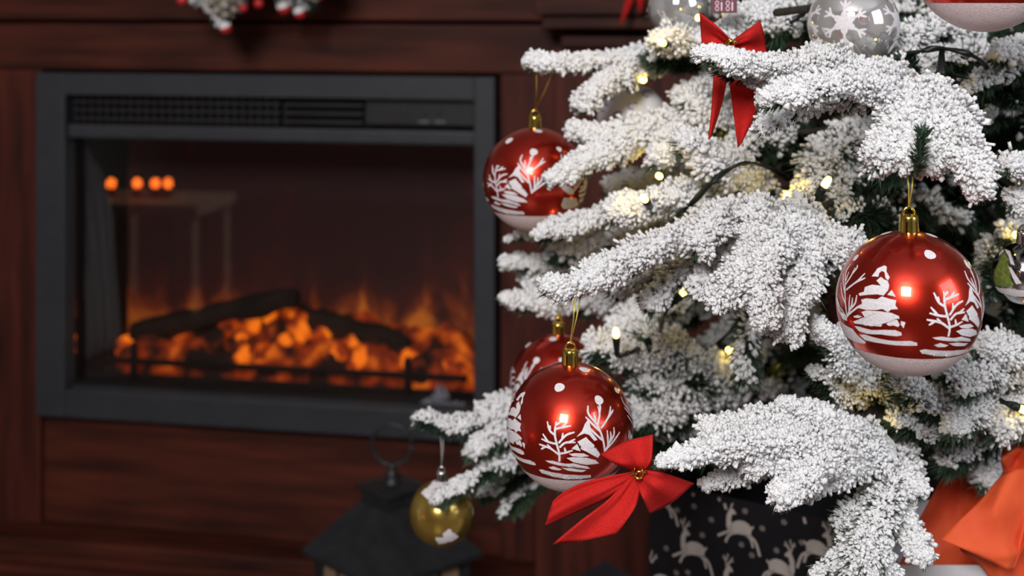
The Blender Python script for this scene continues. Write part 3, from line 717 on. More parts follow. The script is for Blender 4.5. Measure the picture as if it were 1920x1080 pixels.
# inner branches: shared twig shapes set along bare stems deep in the crown
variants = []
for k in range(8):
    rng = np.random.default_rng(500 + k)
    bend = rng.uniform(-.02, .02)
    pts = [(0, 0, 0), (.05, bend, .004), (.10, bend * .4, -.004), (.14, -bend, -.018)]
    V, Tt, Mi = twig_arrays(pts, .017, .011, (.02, .06, .18, .10, .26, .04, .20, .32)[k], .0042, rng, nden=.8)
    me = arr_mesh('inner_twig', V, Tt, Mi)
    for m in TWIG_MATS: me.materials.append(m)
    variants.append(me)
def proj(q): return (960 + q.x / q.y * F, (HC - q.z) / q.y * F)
def allowed(q):
    if q.y < .99: return False
    px, py = proj(q)
    if px < 1350 or (py > 470 and px < 1420): return False
    if py > 850 or (py > 790 and px < 1640): return False
    return True
rnd = random.Random(5)
made = 0; tries = 0
while made < 46 and tries < 4000:
    tries += 1
    ph = rnd.uniform(-math.pi, math.pi); z = rnd.uniform(.60, 1.16); rt = rnd.uniform(.16, .50) * (1.0 if z < 1.0 else .8)
    if math.sin(ph) > .45: continue
    d = Vector((math.cos(ph), math.sin(ph), 0))
    base = Vector((TX, TY, z)); tip = base + d * rt + Vector((0, 0, -.10 * rt + rnd.uniform(-.03, .05)))
    if not allowed(tip) or not allowed(base.lerp(tip, .75)): continue
    if proj(tip)[0] > 2150: continue
    me = tubes_mesh('branch', [([base, base.lerp(tip, .5) + Vector((0, 0, .01)), tip], [.0042, .0036, .0028])], origin=base, n=6)
    bo = link('branch', me, bark, tree, wloc=base)
    side = d.cross(Vector((0, 0, 1)))
    place = [(1.0, d), (.72, d + side * .8), (.72, d - side * .8), (.42, d + side * .9 + Vector((0, 0, .2))), (.42, d - side * .9 + Vector((0, 0, .2)))]
    for f, dv in place:
        q = base.lerp(tip, f); dv = (dv + Vector((rnd.uniform(-.25, .25), rnd.uniform(-.25, .25), rnd.uniform(-.35, .12)))).normalized()
        s = rnd.uniform(.75, 1.1)
        if not allowed(q + dv * .13 * s): continue
        o = bpy.data.objects.new('twig', rnd.choice([variants[0], variants[1], variants[5]] if proj(q)[0] > 1690 else variants)); C.objects.link(o); o.parent = bo
        x = dv; y = Vector((0, 0, 1)).cross(x).normalized(); zz = x.cross(y)
        o.matrix_local = Matrix.Translation(q - dv * .02 - base) @ Matrix((x, y, zz)).transposed().to_4x4() @ Matrix.Diagonal((s, s, s, 1))
    made += 1

# ------------------------------------------------------------------ baubles
def sphere_part(name, R, lat0, lat1, n=72, m=36):
    V, Q = [], []
    for j in range(m + 1):
        la = math.radians(lat0 + (lat1 - lat0) * j / m)
        for i in range(n):
            lo = 2 * math.pi * i / n
            V.append((R * math.cos(la) * math.cos(lo), R * math.cos(la) * math.sin(lo), R * math.sin(la)))
    for j in range(m):
        for i in range(n):
            i2 = (i + 1) % n; Q.append((j * n + i, j * n + i2, (j + 1) * n + i2, (j + 1) * n + i))
    return arr_mesh(name, V, Q)
def view_frame(px, py):
    v = -(P(px, py, 1.0) - Vector((0, 0, HC))).normalized()
    r = Vector((0, 0, 1)).cross(v).normalized(); u = v.cross(r)
    return r, u, v
VF0 = view_frame(1705, 568)
def bp(zx, zy):
    """point of the print, read off the bauble as seen, as a unit vector"""
    a, b_ = (zx - 673) / 425.0, -(zy - 569) / 407.0
    s = a * a + b_ * b_
    if s > .985: a, b_ = a * math.sqrt(.985 / s), b_ * math.sqrt(.985 / s); s = .985
    r, u, v = VF0
    return (r * a + u * b_ + v * math.sqrt(1 - s)).normalized()
POLYS = [
 [(468, 440), (490, 410), (500, 395), (540, 377), (552, 385), (550, 410), (568, 440), (560, 458), (545, 445), (540, 415), (525, 408), (510, 420), (505, 440)],
 [(495, 462), (520, 440), (540, 455), (558, 460), (566, 485), (560, 510), (535, 540), (500, 535), (450, 540), (400, 548), (395, 535), (425, 525), (430, 500), (470, 485), (520, 488)],
 [(555, 535), (580, 508), (602, 543)],
 [(385, 612), (415, 590), (410, 568), (440, 560), (500, 562), (525, 545), (565, 555), (605, 562), (600, 588), (615, 608), (575, 612), (560, 628), (530, 612), (490, 620), (440, 622)],
 [(410, 635), (440, 625), (520, 625), (580, 630), (620, 645), (622, 660), (600, 655), (570, 665), (550, 685), (520, 690), (480, 695), (465, 710), (440, 695), (375, 700), (360, 690), (400, 680), (430, 660)],
 [(365, 660), (390, 652), (415, 660), (395, 668), (370, 668)],
 [(550, 690), (580, 668), (610, 665), (625, 690), (615, 703), (590, 695), (565, 700)],
 [(630, 670), (655, 675), (645, 708), (630, 690)],
 [(475, 705), (500, 690), (528, 695), (522, 706)],
 [(370, 712), (400, 715), (470, 728), (540, 722), (600, 720), (632, 730), (636, 745), (610, 752), (520, 748), (440, 750), (395, 738)],
 [(398, 758), (430, 755), (500, 770), (580, 778), (680, 772), (718, 780), (720, 795), (640, 800), (520, 796), (430, 785)],
 [(268, 560), (275, 600), (300, 630), (325, 665), (328, 690), (300, 680), (275, 640), (262, 600)],
 [(285, 690), (315, 712), (360, 730), (385, 760), (435, 795), (430, 806), (370, 800), (325, 780), (300, 745)],
 [(1010, 455), (1025, 495), (1035, 530), (1060, 575), (1050, 583), (1030, 550), (1010, 545), (980, 572), (1000, 530), (1003, 490)],
 [(985, 600), (1020, 565), (1030, 580), (1052, 610), (1048, 630), (1065, 660), (1055, 685), (1025, 655), (1000, 640), (1005, 620)],
 [(960, 645), (985, 612), (1000, 655)],
 [(945, 680), (975, 670), (1010, 665), (1030, 678), (1000, 690), (960, 690)],
 [(930, 708), (965, 695), (1020, 690), (1045, 700), (1050, 720), (1010, 735), (960, 728)],
 [(800, 748), (850, 740), (920, 745), (960, 735), (1010, 745), (1015, 758), (970, 765), (880, 762), (820, 757)],
 [(890, 775), (940, 768), (1000, 770), (980, 785), (920, 787)],
 [(810, 788), (845, 775), (890, 785), (870, 795), (830, 797)],
 [(732, 820), (760, 812), (860, 815), (940, 810), (1000, 800), (990, 820), (900, 830), (800, 835), (745, 838)],
]
TREE_A = [[(330, 670), (318, 590), (315, 500), (318, 420), (345, 375)], [(315, 590), (296, 540), (288, 480)], [(316, 540), (303, 480), (304, 430)], [(318, 490), (350, 440), (372, 395)], [(322, 520), (385, 470), (430, 425)],
          [(375, 478), (400, 465), (432, 450)], [(355, 432), (380, 400), (385, 380)], [(318, 470), (335, 420)], [(330, 665), (355, 600), (360, 560)], [(345, 625), (375, 590), (385, 545)], [(335, 655), (370, 625), (420, 590)], [(340, 640), (345, 545)]]
TREE_B = [[(888, 738), (895, 690), (885, 640), (868, 575), (862, 500)], [(893, 695), (850, 668), (810, 660), (770, 655)], [(850, 668), (825, 645)], [(812, 662), (782, 683)], [(868, 580), (835, 560), (808, 510)], [(835, 560), (832, 530)],
          [(880, 632), (840, 630), (785, 620)], [(830, 628), (792, 588)], [(865, 545), (900, 530), (945, 510)], [(900, 530), (920, 500)], [(893, 625), (930, 570), (968, 545)], [(912, 598), (912, 560)], [(898, 650), (930, 615), (978, 605)],
          [(945, 612), (975, 585)], [(895, 688), (930, 675), (965, 655)], [(930, 675), (925, 645)], [(868, 520), (885, 500)]]
DOTS = [(372, 338, .055), (790, 305, .080), (1000, 345, .075), (540, 190, .075), (800, 190, .075)]
def rotz(v, a):
    c, s = math.cos(a), math.sin(a); return Vector((v.x * c - v.y * s, v.x * s + v.y * c, v.z))
def ribbon_on_sphere(bm, pts, w, R):
    A = [Vector(p) for p in catmull([tuple(p) for p in pts], max(4, 3 * len(pts)))]
    L, Rr = [], []
    for i, p in enumerate(A):
        p = p.normalized(); t = (A[min(i + 1, len(A) - 1)] - A[max(i - 1, 0)]); s = p.cross(t).normalized()
        ww = w * (1.0 if i < len(A) - 2 else .7)
        L.append(bm.verts.new((p + s * ww).normalized() * R)); Rr.append(bm.verts.new((p - s * ww).normalized() * R))
    for i in range(len(A) - 1):
        bm.faces.new((L[i], L[i + 1], Rr[i + 1], Rr[i]))
def print_mesh(R, base_rot):
    bm = bmesh.new(); Rp = R * 1.006
    for rep in (0, math.pi):
        for pl in POLYS:
            b2 = bmesh.new()
            b2.faces.new([b2.verts.new(bp(*p)) for p in pl])
            bmesh.ops.triangulate(b2, faces=list(b2.faces))
            for _ in range(2):
                bmesh.ops.subdivide_edges(b2, edges=[e for e in b2.edges if e.calc_length() > .07], cuts=1)
                bmesh.ops.triangulate(b2, faces=list(b2.faces))
            b2.verts.index_update()
            nv_ = [bm.verts.new(rotz(v.co.normalized(), rep + base_rot) * Rp) for v in b2.verts]
            for f in b2.faces: bm.faces.new([nv_[v.index] for v in f.verts])
            b2.free()
        for tr_, off, w in ((TREE_A, 0, .013), (TREE_B, 0, .016), (TREE_A, math.radians(128), .016)):
            for ln in tr_:
                ribbon_on_sphere(bm, [rotz(bp(*p), off + rep + base_rot) for p in ln], w, Rp * 1.001)
    return bm_mesh('printed_snow_scene', bm, True)
def dot_mesh(R, base_rot):
    bm = bmesh.new()
    for rep in (0, math.pi):
        for (zx, zy, rr) in DOTS:
            c = rotz(bp(zx, zy), rep + base_rot); a = c.orthogonal().normalized(); b_ = c.cross(a)
            cv = bm.verts.new(c * R * 1.008); ring = []
            for k in range(18):
                th = k * math.pi / 9; r2 = rr * (1 + .05 * math.sin(3 * th + zx))
                ring.append(bm.verts.new((c + (a * math.cos(th) + b_ * math.sin(th)) * r2).normalized() * R * 1.006))
            for k in range(18): bm.faces.new((cv, ring[k], ring[(k + 1) % 18]))
    return bm_mesh('printed_dots', bm, True)
def cap_parts(root, R, ctr, m, scale=1.0):
    """slotted metal cap with its wire eye"""
    rc, h = .0052 * scale, .0095 * scale
    zc = math.sqrt(R * R - rc * rc)
    n = 48; V, Q = [], []
    rows = [(rc * 1.06, -.0012), (rc * 1.04, h * .15), (rc, h * .62), (rc, h * .82), (rc * .9, h), (0.0005, h * 1.02)]
    for (r_, z) in rows:
        for k in range(n):
            th = 2 * math.pi * k / n; V.append((r_ * math.cos(th), r_ * math.sin(th), z))
    for j in range(len(rows) - 1):
        for k in range(n):
            if j in (0, 1) and k % 8 == 0: continue            # slots
            k2 = (k + 1) % n; Q.append((j * n + k, j * n + k2, (j + 1) * n + k2, (j + 1) * n + k))
    cap = link('cap', arr_mesh('cap', V, Q), m, root, wloc=ctr + Vector((0, 0, zc)))
    pts = [(rc * .62 * math.cos(a), 0, h + .0042 * scale * math.sin(a)) for a in np.linspace(0, math.pi, 14)]
    link('eyelet', tubes_mesh('eyelet', [(pts, .0008 * scale)], n=8), m, cap, wloc=ctr + Vector((0, 0, zc)))
    return ctr + Vector((0, 0, zc + h + .0038 * scale))
def thread(root, a, tops, m, r=.00045):
    lines = []
    for q in tops:
        mid = a.lerp(q, .5) + Vector((.0006, 0, 0)); lines.append(([a, mid, q], r))
    if len(tops) > 1:
        q0, q1 = tops[0], tops[1]; lines.append(([q0, (q0 + q1) / 2 + Vector((0, -.004, .005)), q1], r))
    link('hanging_thread', tubes_mesh('hanging_thread', lines, origin=a, n=6), m, root, wloc=a)
def red_bauble(px, py, D, R, rot, label, tops, group=None):
    ctr = P(px, py, D)
    root = thing('bauble', ctr - Vector((0, 0, R)), label, 'bauble', group)
    ball = link('ball', sphere_part('ball', R, -36.5, 86), red_ball, root, wloc=ctr)
    link('frosted_base', sphere_part('frosted_base', R * 1.003, -90, -36, m=18), frost, root, wloc=ctr)
    link('printed_snow_scene', print_mesh(R, rot), print_white, ball, wloc=ctr)
    link('printed_dots', dot_mesh(R, rot), print_white, ball, wloc=ctr)
    top = cap_parts(root, R, ctr, gold)
    thread(root, top, tops, gold_thread)
    return root
Rr = .040
red_bauble(1704, 567, .796, Rr, 0, 'sharp red bauble with white fir trees hanging under the drooping snowy tuft', [P(1700, 322, .795), P(1712, 318, .798)])
red_bauble(1069, 799, .905, Rr, math.radians(-28), 'red bauble with white trees hanging directly behind the red felt bow', [P(1078, 556, .905), P(1089, 552, .91)])
red_bauble(1003, 336, 1.125, Rr * 1.03, math.radians(-62), 'red bauble with white trees hanging beside the upper corner of the fire frame', [P(1006, 140, 1.085), P(1034, 140, 1.095)])
red_bauble(1047, 716, 1.175, Rr, math.radians(-95), 'red bauble half hidden behind another red bauble, in front of mahogany post', [P(1046, 575, 1.19), P(1054, 575, 1.195)])
red_bauble(1846, -72, .81, Rr, math.radians(40), 'red bauble with frosted base showing only its bottom beside the silver snowflake bauble', [P(1846, -290, .83), P(1856, -290, .84)])

def flake_print(bm, c, R, size, w):
    c = c.normalized(); r = Vector((0, 0, 1)).cross(c).normalized(); u = c.cross(r)
    def q(a, b_): return (c + r * a + u * b_).normalized()
    for k in range(6):
        a = math.radians(90 + 60 * k); ca, sa = math.cos(a), math.sin(a)
        def pt(l, s): return q(size * (ca * l - sa * s), size * (sa * l + ca * s))
        ribbon_on_sphere(bm, [pt(0, 0), pt(.5, 0), pt(1, 0)], w, R)
        for s in (-1, 1):
            ribbon_on_sphere(bm, [pt(.62, 0), pt(.75, .11 * s), pt(.9, .22 * s)], w * .8, R)
            ribbon_on_sphere(bm, [pt(.05, 0), pt(.25, .10 * s), pt(.48, 0)], w * .8, R)
def simple_bauble(name, px, py, D, R, m, label, tops, cap_m, thread_m, build=None):
    ctr = P(px, py, D); root = thing(name, ctr - Vector((0, 0, R)), label, 'bauble')
    ball = link('ball', sphere_part('ball', R, -90, 84), m, root, wloc=ctr)
    if build: build(root, ball, ctr, R, view_frame(px, py))
    top = cap_parts(root, R, ctr, cap_m, .85); thread(root, top, tops, thread_m)
    return root
def b_flake(root, ball, ctr, R, vf):
    r, u, v = vf
    bm = bmesh.new()
    flake_print(bm, (v * .93 + r * -.18 + u * .04).normalized(), R * 1.006, .58, .030)
    for a in (70, 140, -75, -140): flake_print(bm, rotz((v * .95 + u * .1).normalized(), math.radians(a)), R * 1.006, .58, .030)
    link('snowflake_print', bm_mesh('snowflake_print', bm, True), print_white, ball, wloc=ctr)
simple_bauble('bauble', 1600, 46, .985, .0312, mirror, 'silver mirror bauble with white snowflake print resting over a snowy branch', [P(1598, -90, .995), P(1606, -90, 1.0)], silver_cap, clear_thread, b_flake)
def b_tree(root, ball, ctr, R, vf):
    r, u, v = vf
    def q(a, b_): s = min(.97, a * a + b_ * b_); return (r * a + u * b_ + v * math.sqrt(1 - s)).normalized()
    for nm, polys, m in (('green_fir_print', [[(-.60, .68), (-.42, .36), (-.50, .34), (-.32, -.02), (-.46, -.02), (-.28, -.42), (-.86, -.42), (-.72, -.02), (-.84, -.02), (-.68, .34), (-.72, .36)]], green_print),
                         ('snow_print', [[(-.58, .72), (-.40, .66), (-.26, .22), (-.38, .26), (-.44, .50)], [(-.44, .18), (-.36, .14), (-.05, -.32), (-.22, -.36), (-.34, -.12)], [(-.74, .56), (-.62, .72), (-.58, .66), (-.72, .50)],
                                         [(-.86, -.46), (-.40, -.50), (.2, -.52), (.7, -.48), (.7, -.66), (.1, -.72), (-.5, -.70), (-.78, -.60)]], print_white)):
        bm = bmesh.new()
        for pl in polys:
            bm.faces.new([bm.verts.new(q(*p)) for p in pl])
        bmesh.ops.triangulate(bm, faces=list(bm.faces))
        for _ in range(4):
            bmesh.ops.subdivide_edges(bm, edges=[e for e in bm.edges if e.calc_length() > .10], cuts=1)
            bmesh.ops.triangulate(bm, faces=list(bm.faces))
        for vv in bm.verts: vv.co = vv.co.normalized() * R * (1.006 if m is green_print else 1.010)
        link(nm, bm_mesh(nm, bm, True), m, ball, wloc=ctr)
simple_bauble('bauble', 1919, 512, .93, .0202, smoke_mirror, 'small smoky mirror bauble with green fir tree print', [P(1917, 430, .93), P(1922, 426, .935)], silver_cap, clear_thread, b_tree)
def b_frost(root, ball, ctr, R, vf):
    r, u, v = vf
    for (a, b_, s) in ((-.12, .74, .38), (-.42, .60, .20), (.22, -.72, .26), (-.02, -.80, .16)):
        bm = bmesh.new()
        c = (r * a + u * b_ + v * math.sqrt(max(.05, 1 - a * a - b_ * b_))).normalized(); x = c.orthogonal().normalized(); y = c.cross(x)
        cv = bm.verts.new(c * R * 1.008); ring = []
        for k in range(24):
            th = k * math.pi / 12; rr = s * (1 + .22 * math.sin(3 * th + a * 9) + .12 * math.sin(7 * th))
            ring.append(bm.verts.new((c + (x * math.cos(th) + y * math.sin(th)) * rr).normalized() * R * 1.006))
        mid = [bm.verts.new((c + ((g.co.normalized() - c) * .5)).normalized() * R * 1.007) for g in ring]
        for k in range(24):
            k2 = (k + 1) % 24; bm.faces.new((cv, mid[k], mid[k2])); bm.faces.new((mid[k], ring[k], ring[k2], mid[k2]))
        link('frost_patch', bm_mesh('frost_patch', bm, True), print_white, ball, wloc=ctr)
simple_bauble('bauble', 828, 961, 1.18, .0268, gold_ball, 'small pearly gold bauble with silver cap hanging in front of the black lantern', [P(825, 806, 1.175), P(831, 806, 1.18)], silver_cap, clear_thread, b_frost)
def b_swirl(root, ball, ctr, R, vf):
    r, u, v = vf; bm = bmesh.new()
    for (a, b_) in ((-.55, .62), (-.05, .80), (-.80, .30), (.4, .7), (0, .35), (-.4, .1)):
        pts = []
        for k in range(12):
            th = k * .42 + .6; rr = .16 * (1 - k * .045)
            x, y = a + rr * math.cos(th), b_ + rr * math.sin(th) * .8; s = min(.97, x * x + y * y)
            pts.append((r * x + u * y + v * math.sqrt(1 - s)).normalized())
        ribbon_on_sphere(bm, pts, .022, R * 1.006)
    link('swirl_print', bm_mesh('swirl_print', bm, True), lilac, ball, wloc=ctr)
simple_bauble('bauble', 1186, 224, 1.168, .0292, pearl_white, 'white bauble with lilac swirls tucked behind snowy twigs', [P(1188, 116, 1.14), P(1193, 116, 1.145)], silver_cap, clear_thread, b_swirl)
simple_bauble('bauble', 1272, 14, 1.15, .0248, mirror, 'plain silver mirror bauble left of the upper red bow', [P(1270, -100, 1.15), P(1276, -100, 1.15)], silver_cap, clear_thread)

# small mauve tag with pink figures, top of the tree
tg = thing('ornament_tag', P(1358, 24, 1.0), 'small mauve hanging tag with pink figures above the upper red bow', 'tag')
kx = 1.0 / F
link('card', box_mesh('card', -26 * kx, 24 * kx, -.001, .001, 0, 48 * kx, bev=.0006), mauve, tg, local=(0, 0, 0))
bm = bmesh.new()
for cx in (-14, 6):
    for cy in (8, 18, 32):
        for k in range(16):
            a0, a1 = k * math.pi / 8, (k + 1) * math.pi / 8
            vs = [bm.verts.new(((cx + rr * .8 * math.cos(a)) * kx, -.0013, (cy + rr * math.sin(a)) * kx)) for a, rr in ((a0, 4.8), (a1, 4.8), (a1, 3.0), (a0, 3.0))]
            bm.faces.new(vs)
    for cy in (4, 24):
        vs = [bm.verts.new(((cx + 7 + x) * kx, -.0013, (cy + y) * kx)) for x, y in ((0, 0), (3, 0), (3, 16), (0, 16))]; bm.faces.new(vs)
link('figures', bm_mesh('figures', bm), pinkish, tg, local=(0, 0, 0))
link('hanging_thread', tubes_mesh('hanging_thread', [([(0, 0, 46 * kx), (0, .01, 110 * kx)], .0005)], n=6), clear_thread, tg, local=(0, 0, 0))

# ------------------------------------------------------------------ fabric patches through traced rows
def patch_mesh(name, rows, D, ripple=.004, waves=2.0, nu=16, nv=14, loop=False, seed=0, crumple=0.0, thick=.0007, origin=None):
    """rows of pixel points from the tied end outwards; D: depth per row"""
    rg = np.random.default_rng(seed)
    if not isinstance(D, (list, tuple)): D = [D] * len(rows)
    R3 = [catmull([tuple(p) for p in row], nv) for row in rows]
    A = np.stack([np.column_stack([r_, np.full(nv, d)]) for r_, d in zip(R3, D)])      # rows, nv, 3
    G = np.stack([catmull(A[:, j], nu) for j in range(nv)], 1)                           # nu, nv, 3
    u = np.linspace(0, 1, nu)[:, None]; v = np.linspace(0, 1, nv)[None]
    ph = rg.uniform(0, 6)
    dz = ripple * np.sin(v * math.pi * waves + ph) * (np.sin(u * math.pi * .75) ** .7) 
    if not crumple: dz = dz - ripple * .9 * np.abs(np.sin(v * math.pi * (waves + 1.5) + ph)) * np.clip(1 - u * 1.5, 0, 1) * np.clip(u * 6, 0, 1)
    if crumple:
        for k in range(7):
            fx, fy, p0 = rg.uniform(1.5, 6), rg.uniform(1.5, 6), rg.uniform(0, 6)
            dz = dz + crumple / (1 + k * .35) * np.abs(np.sin(u * fx + v * fy * (1 if k % 2 else -1) + p0)) 
    G[:, :, 2] += dz
    layers = [G]
    if loop:
        B = G.copy(); B[:, :, 2] += .012 * np.sin(u * math.pi * .98) ** .8 * (0.6 + .4 * np.sin(v * math.pi)) + .0008; layers.append(B)
    V, Q = [], []
    o = Vector(origin) if origin is not None else Vector((0, 0, 0))
    for li, Lr in enumerate(layers):
        k0 = len(V)
        for i in range(nu):
            for j in range(nv): V.append(tuple(P(*Lr[i, j]) - o))
        for i in range(nu - 1):
            for j in range(nv - 1):
                a = k0 + i * nv + j; Q.append((a, a + 1, a + nv + 1, a + nv))
    me = arr_mesh(name, V, Q)
    return me
def fabric(name, me, m, parent, wloc, thick=.0008):
    o = link(name, me, m, parent, wloc=wloc)
    md = o.modifiers.new('thick', 'SOLIDIFY'); md.thickness = thick; md.offset = 0
    return o
def tie(root, q, m, r=.0028):
    pts = [(r * math.cos(a), -.001 + .004 * math.sin(a * 1.0), r * .9 * math.sin(a)) for a in np.linspace(0, 2 * math.pi, 20)]
    link('wire_tie', tubes_mesh('wire_tie', [(pts, .0009), ([(-.004, -.004, -.001), (0, -.006, .002), (.005, -.005, .001)], .0008)], n=8), m, root, wloc=q)
k1 = P(1195, 886, .84)
bow = thing('bow', k1, 'large red felt bow with two long tails in front of a red bauble', 'bow')
fabric('loop', patch_mesh('loop', [[(1184, 880), (1208, 884)], [(1152, 868), (1221, 862)], [(1125, 852), (1175, 828), (1224, 815)]], [.842, .832, .842], .004, 2.2, loop=True, seed=1, origin=k1), red_felt, bow, k1)
fabric('loop', patch_mesh('loop', [[(1202, 880), (1192, 900)], [(1250, 889), (1206, 934)], [(1301, 906), (1262, 940), (1218, 963)]], [.84, .828, .842], .004, 2.4, loop=True, seed=2, origin=k1), red_felt, bow, k1)
fabric('tail', patch_mesh('tail', [[(1192, 883), (1186, 898)], [(1110, 900), (1142, 932)], [(1062, 920), (1085, 958)], [(1036, 941), (1022, 986)]], [.842, .838, .842, .846], .003, 2.2, seed=3, origin=k1), red_felt, bow, k1)
fabric('tail', patch_mesh('tail', [[(1184, 892), (1204, 896)], [(1140, 938), (1194, 944)], [(1090, 976), (1175, 976)], [(1037, 1020), (1090, 1014), (1156, 1000)]], [.841, .836, .834, .836], .003, 1.6, seed=4, origin=k1), red_felt, bow, k1)
tie(bow, P(1196, 884, .834), gold)
k2 = P(1366, 86, .885)
bow2 = thing('bow', k2, 'upper red felt bow with hanging tails crossed by a snowy twig', 'bow')
fabric('loop', patch_mesh('loop', [[(1374, 79), (1362, 92)], [(1345, 50), (1334, 94)], [(1312, 24), (1318, 98)]], [.885, .876, .885], .005, 1.8, loop=True, seed=5, origin=k2), red_felt, bow2, k2)
fabric('loop', patch_mesh('loop', [[(1370, 79), (1368, 94)], [(1402, 56), (1406, 98)], [(1425, 39), (1433, 70), (1438, 102)]], [.885, .876, .885], .005, 1.8, loop=True, seed=6, origin=k2), red_felt, bow2, k2)
fabric('tail', patch_mesh('tail', [[(1360, 92), (1368, 92)], [(1341, 130), (1366, 130)], [(1335, 200), (1353, 195)], [(1329, 262), (1334, 254)]], .887, .003, 1.2, seed=7, origin=k2), red_felt, bow2, k2)
fabric('tail', patch_mesh('tail', [[(1364, 92), (1372, 92)], [(1366, 140), (1430, 140)], [(1374, 205), (1418, 208)], [(1384, 276), (1390, 268)]], .887, .003, 1.2, seed=8, origin=k2), red_felt, bow2, k2)
tie(bow2, P(1368, 82, .876), gold)
k3 = P(1190, -40, 1.98)
bow3 = thing('bow', k3, 'small red bow on the mantel edge with two narrow tails', 'bow')
fabric('loop', patch_mesh('loop', [[(1192, -42), (1188, -36)], [(1170, -55), (1168, -30)], [(1150, -60), (1150, -26)]], 1.98, .004, loop=True, seed=9, origin=k3), red_felt, bow3, k3)
fabric('loop', patch_mesh('loop', [[(1188, -42), (1192, -36)], [(1210, -55), (1212, -30)], [(1230, -60), (1230, -26)]], 1.98, .004, loop=True, seed=10, origin=k3), red_felt, bow3, k3)
fabric('tail', patch_mesh('tail', [[(1186, -38), (1192, -38)], [(1174, 0), (1186, 0)], [(1168, 22), (1180, 18)], [(1163, 46), (1166, 42)]], 1.98, .003, seed=11, origin=k3), red_felt, bow3, k3)
fabric('tail', patch_mesh('tail', [[(1188, -38), (1194, -38)], [(1192, -10), (1208, -10)], [(1196, 8), (1206, 6)], [(1200, 24), (1203, 20)]], 1.98, .003, seed=12, origin=k3), red_felt, bow3, k3)
tie(bow3, P(1190, -38, 1.975), gold)

# ------------------------------------------------------------------ string of lights
cordO = P(1300, 380, 1.02)
ls = thing('string_lights', cordO, 'string of warm white lights on dark cord wound through the tree', 'string lights')
segs = [[(1236, 440, 1.10), (1250, 424, 1.03), (1300, 378, 1.0), (1345, 332, .99), (1396, 306, .99), (1450, 318, 1.03), (1480, 340, 1.1)],
        [(1440, 400, 1.05), (1470, 402, .98), (1512, 405, .955), (1565, 414, .96), (1640, 430, 1.05)],
        [(1662, 124, 1.00), (1684, 108, .965), (1722, 97, .945), (1768, 91, .94), (1830, 108, .95), (1870, 150, 1.05)],
        [(1225, 520, 1.10), (1238, 545, 1.06), (1248, 575, 1.05), (1240, 605, 1.08), (1236, 640, 1.18)],
        [(1248, 578, 1.05), (1268, 566, 1.05), (1285, 552, 1.05)],
        [(1405, 520, 1.24), (1392, 590, 1.22), (1345, 645, 1.22), (1318, 662, 1.23), (1310, 700, 1.25)],
        [(1690, 752, 1.02), (1735, 750, .955), (1770, 746, .96), (1850, 742, .98), (1885, 755, .955), (1940, 768, .96)],
        [(1160, 668, 1.09), (1190, 658, 1.10), (1210, 645, 1.16)],
        [(1470, 60, 1.1), (1500, 30, 1.06), (1530, 8, 1.05)],
        [(1800, 400, 1.15), (1870, 378, 1.1), (1930, 360, 1.08)]]
for sgm in segs:
    Q = catmull([tuple(P(*q)) for q in sgm], 26)
    o3 = Vector(Q[0]); pts = [Vector(q) for q in Q]
    # a pair of twisted wires: a flattened tube turning about its own axis
    V, Fs = [], []
    for i, q in enumerate(pts):
        tg_ = (pts[min(i + 1, 25)] - pts[max(i - 1, 0)]).normalized(); a_ = tg_.orthogonal().normalized(); b3 = tg_.cross(a_)
        tw = i * .55
        for k in range(8):
            th = k * math.pi / 4; x_, y_ = .0023 * math.cos(th), .0013 * math.sin(th)
            V.append(q - o3 + a_ * (x_ * math.cos(tw) - y_ * math.sin(tw)) + b3 * (x_ * math.sin(tw) + y_ * math.cos(tw)))
    for i in range(25):
        for k in range(8): Fs.append((i * 8 + k, i * 8 + (k + 1) % 8, (i + 1) * 8 + (k + 1) % 8, (i + 1) * 8 + k))
    link('cord', arr_mesh('cord', V, Fs), cord_mat, ls, wloc=o3)
# bulbs: (pixel, depth), socket end pixel, light power
BU = [((1763, 152, .93), (1766, 95, .94), .030), ((1549, 343, .95), (1512, 402, .955), .030), ((1645, 803, .93), (1662, 840, .98), .035), ((1208, 372, .985), (1244, 424, 1.03), .030),
      ((1155, 625, 1.08), (1157, 668, 1.09), .020), ((1275, 268, 1.05), (1300, 290, 1.12), .015), ((1282, 547, 1.05), (1262, 566, 1.05), .012), ((1368, 657, 1.2), (1345, 646, 1.22), .012),
      ((1310, 33, 1.06), (1330, 20, 1.12), .012), ((1242, 80, 1.055), (1270, 96, 1.09), .030), ((1468, 47, 1.07), (1500, 30, 1.06), .030), ((1206, 150, 1.125), (1240, 140, 1.18), .003),
      ((1475, 372, .99), (1470, 402, .98), .022), ((1236, 330, 1.09), (1265, 345, 1.14), .030), ((1590, 285, 1.07), (1620, 300, 1.14), .035), ((1905, 440, 1.03), (1940, 430, 1.1), .020),
      ((1408, 545, 1.12), (1420, 520, 1.2), .030), ((1440, 8, 1.12), (1470, 20, 1.18), .030), ((1385, 250, 1.13), (1420, 240, 1.2), .030), ((1745, 40, 1.08), (1770, 30, 1.15), .025),
      ((1918, 768, .955), (1890, 757, .955), .015), ((1455, 672, 1.26), (1480, 660, 1.3), .030), ]
bulb_me = lathe_mesh('bulb', [(.0001, -.0050), (.0016, -.0044), (.0025, -.002), (.0026, .001), (.0022, .0035), (.0016, .005), (.0001, .0052)], 12)
